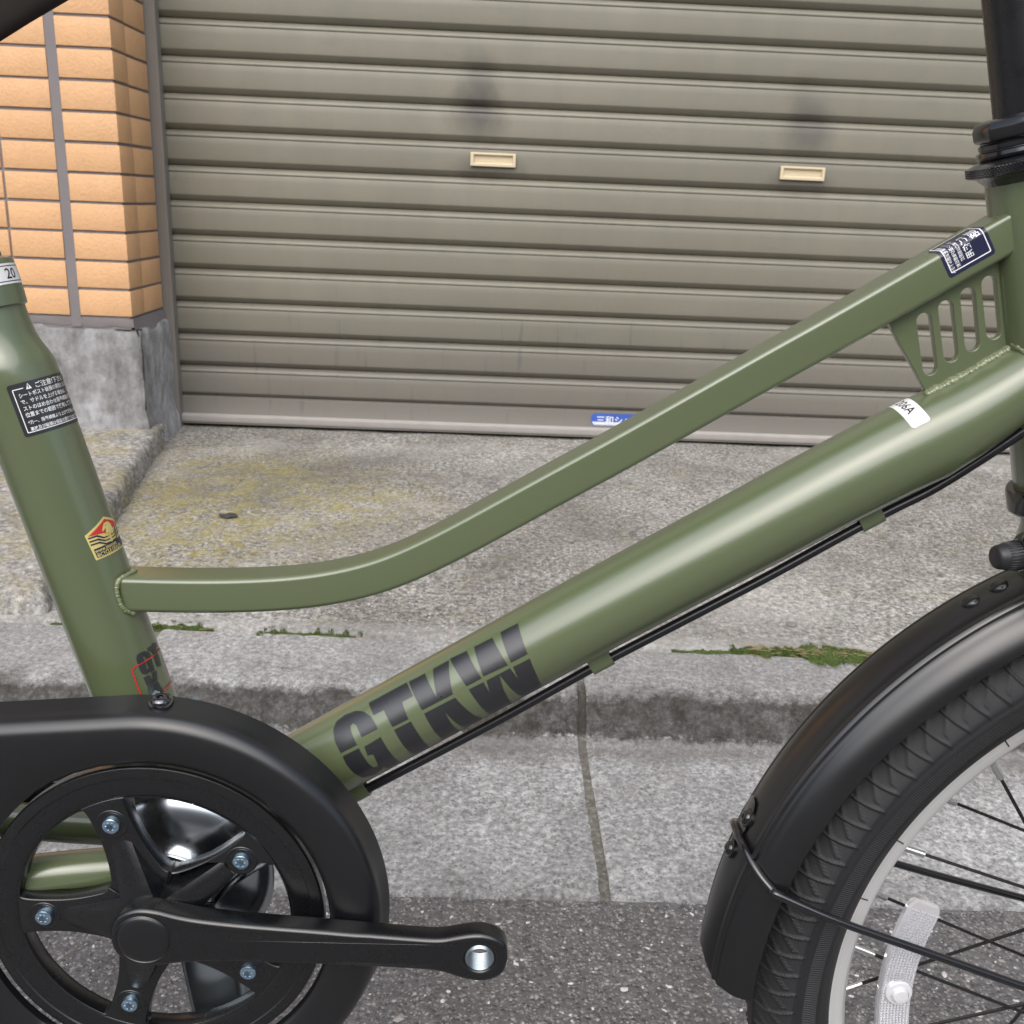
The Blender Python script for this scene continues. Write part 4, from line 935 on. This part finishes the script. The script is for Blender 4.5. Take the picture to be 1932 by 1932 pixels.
# rim wear marks
for a in (152.5, 163.4, 131):
    e = R(a); p = [P(r_*math.cos(e+(.002 if r_ < .212 else 0)), r_*math.sin(e), .0131) for r_ in (.2085, .2125, .217, .2185)]
    tube('tyre_hair', p, .00035, 'black_plastic', fw, 6)
def tyre_mesh():
    NT_, NV = 3000, 73; hw = .0235; rc = .2320; ro = TYR-rc
    k = np.arange(NT_); th = 2*np.pi*k/NT_; j = np.arange(NV); v = j/(NV-1)
    an = (v-.5)*2*R(150); base_o = np.sin(an)*hw; base_r = rc+np.cos(an)*ro
    # bead region pulled in to the rim
    e = np.clip((np.abs(an)-R(112))/R(38), 0, 1); base_o = base_o*(1-e)+np.sign(an)*.0122*e; base_r = base_r*(1-e)+.2125*e
    TH_g, Vg = np.meshgrid(th, v, indexing='ij'); av = np.abs(Vg-.5); h = np.zeros_like(TH_g)
    tread = av < .262
    rep = 120; sgn = np.sign(Vg-.5)
    ph = (TH_g/(2*np.pi)*rep)
    # radial ribs curving over the shoulder, and diagonal cuts between them
    def line(f, w_): d = np.abs((f+.5) % 1-.5); return np.clip(1-(d/w_)**2, 0, 1)
    rib = line(ph+3.4*(av-.10)**2*4, .075)*((av > .06) & (av < .255))
    dia = line(ph-(av-.12)*9+.3, .085)*((av > .06) & (av < .215))
    h += np.where(tread, .00045, 0); h += .0014*np.maximum(rib, .9*dia)*tread
    h -= .0014*np.clip(1-((av-.055)/.010)**2, 0, 1)
    h += .0005*np.clip(1-((av-.290)/.010)**2, 0, 1)+.0004*np.clip(1-((av-.375)/.006)**2, 0, 1)
    nr = np.cos(an)[None, :]; no = np.sin(an)[None, :]
    Rr = base_r[None, :]+h*nr; Oo = base_o[None, :]+h*no
    X = Rr*np.cos(TH_g); Z = np.maximum(Rr*np.sin(TH_g), -.2487); V = np.stack([X, -Oo*np.ones_like(X), Z], -1).reshape(-1, 3)
    kk, jj = np.meshgrid(np.arange(NT_), np.arange(NV-1), indexing='ij'); k2 = (kk+1) % NT_
    F = np.stack([kk*NV+jj, kk*NV+jj+1, k2*NV+jj+1, k2*NV+jj], -1).reshape(-1, 4)
    U = np.stack([TH_g/(2*np.pi), Vg], -1).reshape(-1, 2)
    me = bpy.data.meshes.new('tyre'); me.vertices.add(len(V)); me.vertices.foreach_set('co', V.astype(np.float32).ravel())
    me.loops.add(F.size); me.loops.foreach_set('vertex_index', F.astype(np.int32).ravel()); me.polygons.add(len(F)); me.polygons.foreach_set('loop_start', np.arange(0, F.size, 4, dtype=np.int32))
    me.update(calc_edges=True); me.polygons.foreach_set('use_smooth', np.ones(len(F), bool))
    ul = me.uv_layers.new(name='UVMap'); ul.data.foreach_set('uv', U[F.ravel()].astype(np.float32).ravel()); me.materials.append(M['tyre']); me.update(); return me
tme = tyre_mesh(); link('tyre', tme, fw)
lathe('hub', (0, .052, 0), (0, -1, 0), [(0, .005), (.012, .006), (.018, .030), (.020, .041), (.0225, .041), (.025, .037), (.079, .037), (.0815, .041), (.084, .041), (.086, .030), (.092, .006), (.104, .005)], 'black_satin', fw, 48)
SG = [1, -1, -1, 1]; HF = .040
def spoke(k):
    a = R(134.2+10*k); near = 1 if k % 2 == 0 else -1; sg = SG[k % 4]
    b = a+sg*R(74); oh = .0300*near
    p0 = np.array((HF*math.cos(b), HF*math.sin(b))); p1 = np.array((.2000*math.cos(a), .2000*math.sin(a))); q = p1+unit(p1, p0)*.012
    r0 = P(p0[0], p0[1], oh); r1 = P(p1[0], p1[1], .0025*near); rq = tuple(np.array(r1)+(np.array(r0)-np.array(r1))*(.0125/np.linalg.norm(np.array(r0)-np.array(r1))))
    tube('spoke', [r0, rq], .0010, 'black_steel', fw, 8); tube('spoke_nipple', [r1, rq], .0019, 'nipple', fw, 10)
for k in range(36): spoke(k)
# spoke reflector: curved clear bar with a round clip
def reflector():
    mb = MB(); a0, a1 = 160.8, 199; n_ = 60; V = []; sec_ = [(.0100, -.0098), (.0125, -.0098), (.0140, -.0088), (.0140, .0088), (.0125, .0098), (.0100, .0098)]
    for i in range(n_+1):
        a = R(a0+(a1-a0)*i/n_); e = min(i, n_-i)/n_; sq = 1-.22*max(0, 1-e/.05)**2
        for o_, w_ in sec_: r_ = .1752+w_*sq; V.append(P(r_*math.cos(a), r_*math.sin(a), o_))
    m_ = len(sec_); mb.add(V, grid_faces(n_+1, m_, False, True)+[tuple(range(m_)), tuple(n_*m_+q for q in range(m_))[::-1]])
    for i in range(1, 64):                                  # rows of small prisms
        a = R(a0+1.2+(a1-a0-2.4)*i/64)
        for q in range(9):
            w_ = -.0075+.001875*q; r_ = .1752+w_; da = .0009/r_
            if 178.2 < math.degrees(a) < 182.2 and abs(q-4) < 4: continue
            c = P(r_*math.cos(a), r_*math.sin(a), .0149)
            cs = [P((r_+x)*math.cos(a+y), (r_+x)*math.sin(a+y), .01402) for x, y in ((-.00085, -da), (.00085, -da), (.00085, da), (-.00085, da))]
            mb.add(cs+[c], [(0, 1, 4), (1, 2, 4), (2, 3, 4), (3, 0, 4)])
    return mb.build('spoke_reflector', 'reflector', fw, angle=20)
rfl = reflector()
tag(rfl, 'clear prismatic spoke reflector')
e = R(180.2); cc = P(.1742*math.cos(e), .1742*math.sin(e), .0)
lathe('reflector_clip', cc, (0, -1, 0), [(.010, .0078), (.0152, .0078), (.0158, .0072), (.0159, .0050), (.0176, .0048), (.0184, .0040), (.0186, .0016), (.0184, 0)], 'clip', fw, 32)

# ---- front mudguard
def fsec():
    out = []
    for q in np.linspace(-1, 1, 65):
        o_ = .0300*math.sin(q*R(84))/math.sin(R(84)); r_ = .2615+.0255*math.cos(q*R(84))
        b = 0
        for c in (.0165, .0200): b += .0011*max(0, 1-((abs(o_)-c)/.0014)**2)
        b += .0016*max(0, 1-((abs(q)-1)/.03)**2)*0
        out.append((o_, r_+b))
    return out
sec_o = fsec(); sec_i = [(o_*.955, r_-.0013) for o_, r_ in sec_o]
def mudguard():
    A0, A1, n_ = 40., 178.9, 200; V = []; ring = sec_o+sec_i[::-1]; m_ = len(ring)
    for i in range(n_+1):
        u_ = i/n_
        for j, (o_, r_) in enumerate(ring):
            # rounded end: the middle of the flap hangs lower than its edges
            f = abs(o_)/.030; end = A1-2.2*max(0, 1-f*1.1)**1.5
            a = R(A0+(end-A0)*u_); V.append(P(r_*math.cos(a), r_*math.sin(a), o_))
    return V, grid_faces(n_+1, m_, False, True)+[tuple(range(m_)), tuple(n_*m_+q for q in range(m_))[::-1]]
V, F = mudguard(); mg = mesh('front_mudguard', V, F, 'mudguard', bike, angle=50, loc=P(*WC))
def on_guard(a, o_, lift=0):
    j = int(np.argmin([abs(q[0]-o_) for q in sec_o])); j = min(max(j, 1), len(sec_o)-2); r_ = sec_o[j][1]
    t_ = (sec_o[j+1][0]-sec_o[j-1][0], sec_o[j+1][1]-sec_o[j-1][1]); l = math.hypot(*t_); nr, no = t_[0]/l, -t_[1]/l
    a = R(a); pos = np.array(P((r_+nr*lift)*math.cos(a), (r_+nr*lift)*math.sin(a), o_+no*lift)); nrm = np.array(P(nr*math.cos(a), nr*math.sin(a), no)); return pos, nrm
for s_, z_ in ((-.1640, .2325), (-.1500, .2405)):
    a = math.degrees(math.atan2(z_, s_)); p, n_ = on_guard(a, .0005); lathe('rivet', p-n_*.001, n_, [(0, .0052), (.0016, .0050), (.0028, .0038), (.0034, .0018), (.0035, 0)], 'mudguard', mg, 28)
# stay bracket, screws, wire stay
for a in (159.2, 163.6):
    p, n_ = on_guard(a, .0005 if a < 160 else -.001)
    lathe('stay_screw', p-n_*.001, n_, [(0, .0052), (.0022, .0054), (.0026, .0050), (.0027, .0040), (.0040, .0036), (.0048, .0024), (.0049, .0012), (.0040, .0010), (.0040, 0)], 'black_gloss', mg, 28)
V = []; ang_ = np.linspace(157.2, 161.6, 9)
for a in ang_:
    hw_ = .0085*math.sqrt(max(.05, 1-((a-159.4)/2.5)**2)) if a < 159.4 else .0085
    for q in np.linspace(-1, 1, 7): p, n_ = on_guard(a, q*hw_-.004, .0012); V.append(p)
mesh('stay_bracket', V, grid_faces(len(ang_), 7), 'black_gloss', mg)
sp = []
def gpt(a, o_, lift=.0022): p, n_ = on_guard(a, o_, lift); return tuple(p)
near_ = [gpt(161.3, 0.), gpt(161.6, .010), gpt(162.2, .018), gpt(163.0, .0245), gpt(163.5, .0285, .003), P(-.2600, .0775, .0335), P(-.2450, .0722, .0365), P(-.2232, .0644, .0395), P(-.1726, .0485, .0430), P(-.1172, .0305, .0470), P(-.012, -.001, .0540), P(.004, -.005, .0545)]
far_ = [gpt(161.6, -.010), gpt(162.2, -.018), gpt(163.0, -.0245), gpt(163.9, -.0285, .003), P(-.2555, .0735, -.0345), P(-.2435, .0712, -.0375), P(-.2232, .0644, -.0395), P(-.1726, .0485, -.0430), P(-.1172, .0305, -.0470), P(.004, -.005, -.0545)]
stp = np.array(catmull(far_[::-1]+near_, 8))
for _ in range(14): stp[1:-1] = (stp[:-2]+2*stp[1:-1]+stp[2:])/4
tube('mudguard_stay', stp, .0023, 'black_gloss', mg, 14)
# ---- headset, stem, handlebar, fork
hs = lathe('headset', P(*HA), P(HD[0], HD[1]), [(.0040, .0180), (.0051, .0186), (.0083, .0218), (.0090, .0238), (.0094, .0254), (.0098, .0257), (.0136, .0254), (.0142, .0246), (.0158, .0200), (.0164, .0194), (.0168, .0204), (.0180, .0209), (.0196, .0205), (.0202, .0192), (.0206, .0190), (.0209, .0195), (.0228, .0195), (.0231, .0188), (.0236, .0184)], 'black_gloss', bike, 72, angle=30)
mb = MB()
for k in range(100):                                         # knurling
    for j in range(4):
        a = 2*math.pi*(k+.5*(j % 2))/100; t_ = .0103+.0010*j; q = np.array(HA)+HD*t_; u_ = np.array((-HD[1], HD[0])); r_ = .0256
        e = np.array(P(q[0]+u_[0]*r_*math.sin(a), q[1]+u_[1]*r_*math.sin(a), r_*math.cos(a))); n_ = np.array(P(u_[0]*math.sin(a), u_[1]*math.sin(a), math.cos(a))); t1 = np.array(P(HD[0], HD[1])); t2 = np.cross(n_, t1)
        mb.add([e-t1*.0005, e+t2*.0006, e+t1*.0005, e-t2*.0006, e+n_*.00055], [(0, 1, 4), (1, 2, 4), (2, 3, 4), (3, 0, 4)])
mb.build('knurling', 'black_gloss', hs, smooth=False)
V, F = lathe_vf(P(*HA), P(HD[0], HD[1]), [(.0238, .0196), (.0252, .0212), (.0300, .0214), (.0325, .0200), (.0338, .0172), (.0338, .0124)], 8, ref=(.38, .92, .1)); ln = mesh('lock_nut', V, F, 'black_gloss', hs, angle=25); bevel_mesh(ln.data, .0008, 2, 20)
lathe('stem', P(*HA), P(HD[0], HD[1]), [(.030, .0122), (.26, .0125), (.262, .016), (.285, .016), (.287, .012)], 'black_satin', bike, 48)
hb = np.array(HA)+HD*.273
tube('handlebar', catmull([P(hb[0]-.09, hb[1]+.02, -.27), P(hb[0]-.01, hb[1]+.02, -.18), P(hb[0], hb[1], -.05), P(hb[0], hb[1], .05), P(hb[0]-.01, hb[1]+.02, .18), P(hb[0]-.09, hb[1]+.02, .27)], 8), .0127, 'black_satin', bike, 20)
lathe('headset_cup', P(*HA), P(HD[0], HD[1]), [(-.1605, .0185), (-.1590, .0215), (-.1575, .0226), (-.1480, .0226), (-.1465, .0218), (-.1460, .0180)], 'black_gloss', bike, 56, angle=30)
fork = lathe('fork', P(*HA), P(HD[0], HD[1]), [(-.205, .014), (-.200, .0200), (-.190, .0215), (-.176, .0200), (-.166, .0168), (-.160, .0165)], 'green', bike, 48)
for s_ in (1, -1):
    b = np.array(HA)-HD*.192
    tube('fork_blade', catmull([P(b[0], b[1], .012*s_), P(b[0]+.006, b[1]-.008, .030*s_), P(b[0]+.014, b[1]-.035, .044*s_), P(.372, .33, .050*s_), P(.405, .268, .052*s_), P(.4215, .249, .052*s_)], 8), [.0140]*9+list(np.linspace(.0140, .0075, 32)), 'green', fork, 24)
# brake pivot with ribbed rubber boot
k0 = P(.2475, .5177, .032); kd = np.array(P(.98, .10, -.12))
prk = [(0, .0042), (.0006, .0054), (.0018, .0060), (.006, .0066), (.0090, .0070), (.0115, .0073), (.0118, .0068)]
V, F = lathe_vf(k0, kd, prk, 48); kb = mesh('brake_boot', V, F, 'rubber_knob', fork, angle=40)
mb = MB()
kd = kd/np.linalg.norm(kd); u_ = np.cross(kd, (0, 1, 0)); u_ /= np.linalg.norm(u_); w_ = np.cross(kd, u_)
for k in range(30):
    a = 2*math.pi*k/30; e = math.cos(a)*u_+math.sin(a)*w_; mb.add(*tube_vf([np.array(k0)+kd*.0050+e*.0064, np.array(k0)+kd*.0115+e*.0073], .00035, 6))
mb.build('boot_ribs', 'rubber_knob', fork, angle=0)
lathe('brake_washer', k0, kd, [(.0118, .0060), (.0120, .0078), (.0134, .0080), (.0138, .0070), (.0142, .0076), (.0152, .0076), (.0155, .006)], 'chrome', fork, 40)
lathe('brake_arm', k0, kd, [(.0156, .0050), (.0160, .0105), (.0175, .0115), (.0190, .0105), (.030, .009)], 'black_gloss', fork, 40)
tube('brake_lever_arm', catmull([tuple(np.array(k0)+kd*.018+np.array(P(-.001, .004, 0))), P(.2625, .5300, .034), P(.2660, .5275, .040), P(.275, .505, .045)], 6), .0032, 'black_gloss', fork, 12)

# ---- rear wheel, out of frame, from the same shapes
rw = fw.copy(); COL.objects.link(rw); rw.name = 'rear_wheel'; rw.location = P(-.545, .249)
for ch in list(fw.children):
    if ch.name.split('.')[0] in ('spoke_reflector', 'reflector_clip', 'tyre_hair'): continue
    c = ch.copy(); COL.objects.link(c); c.parent = rw
bpy.context.view_layer.update()
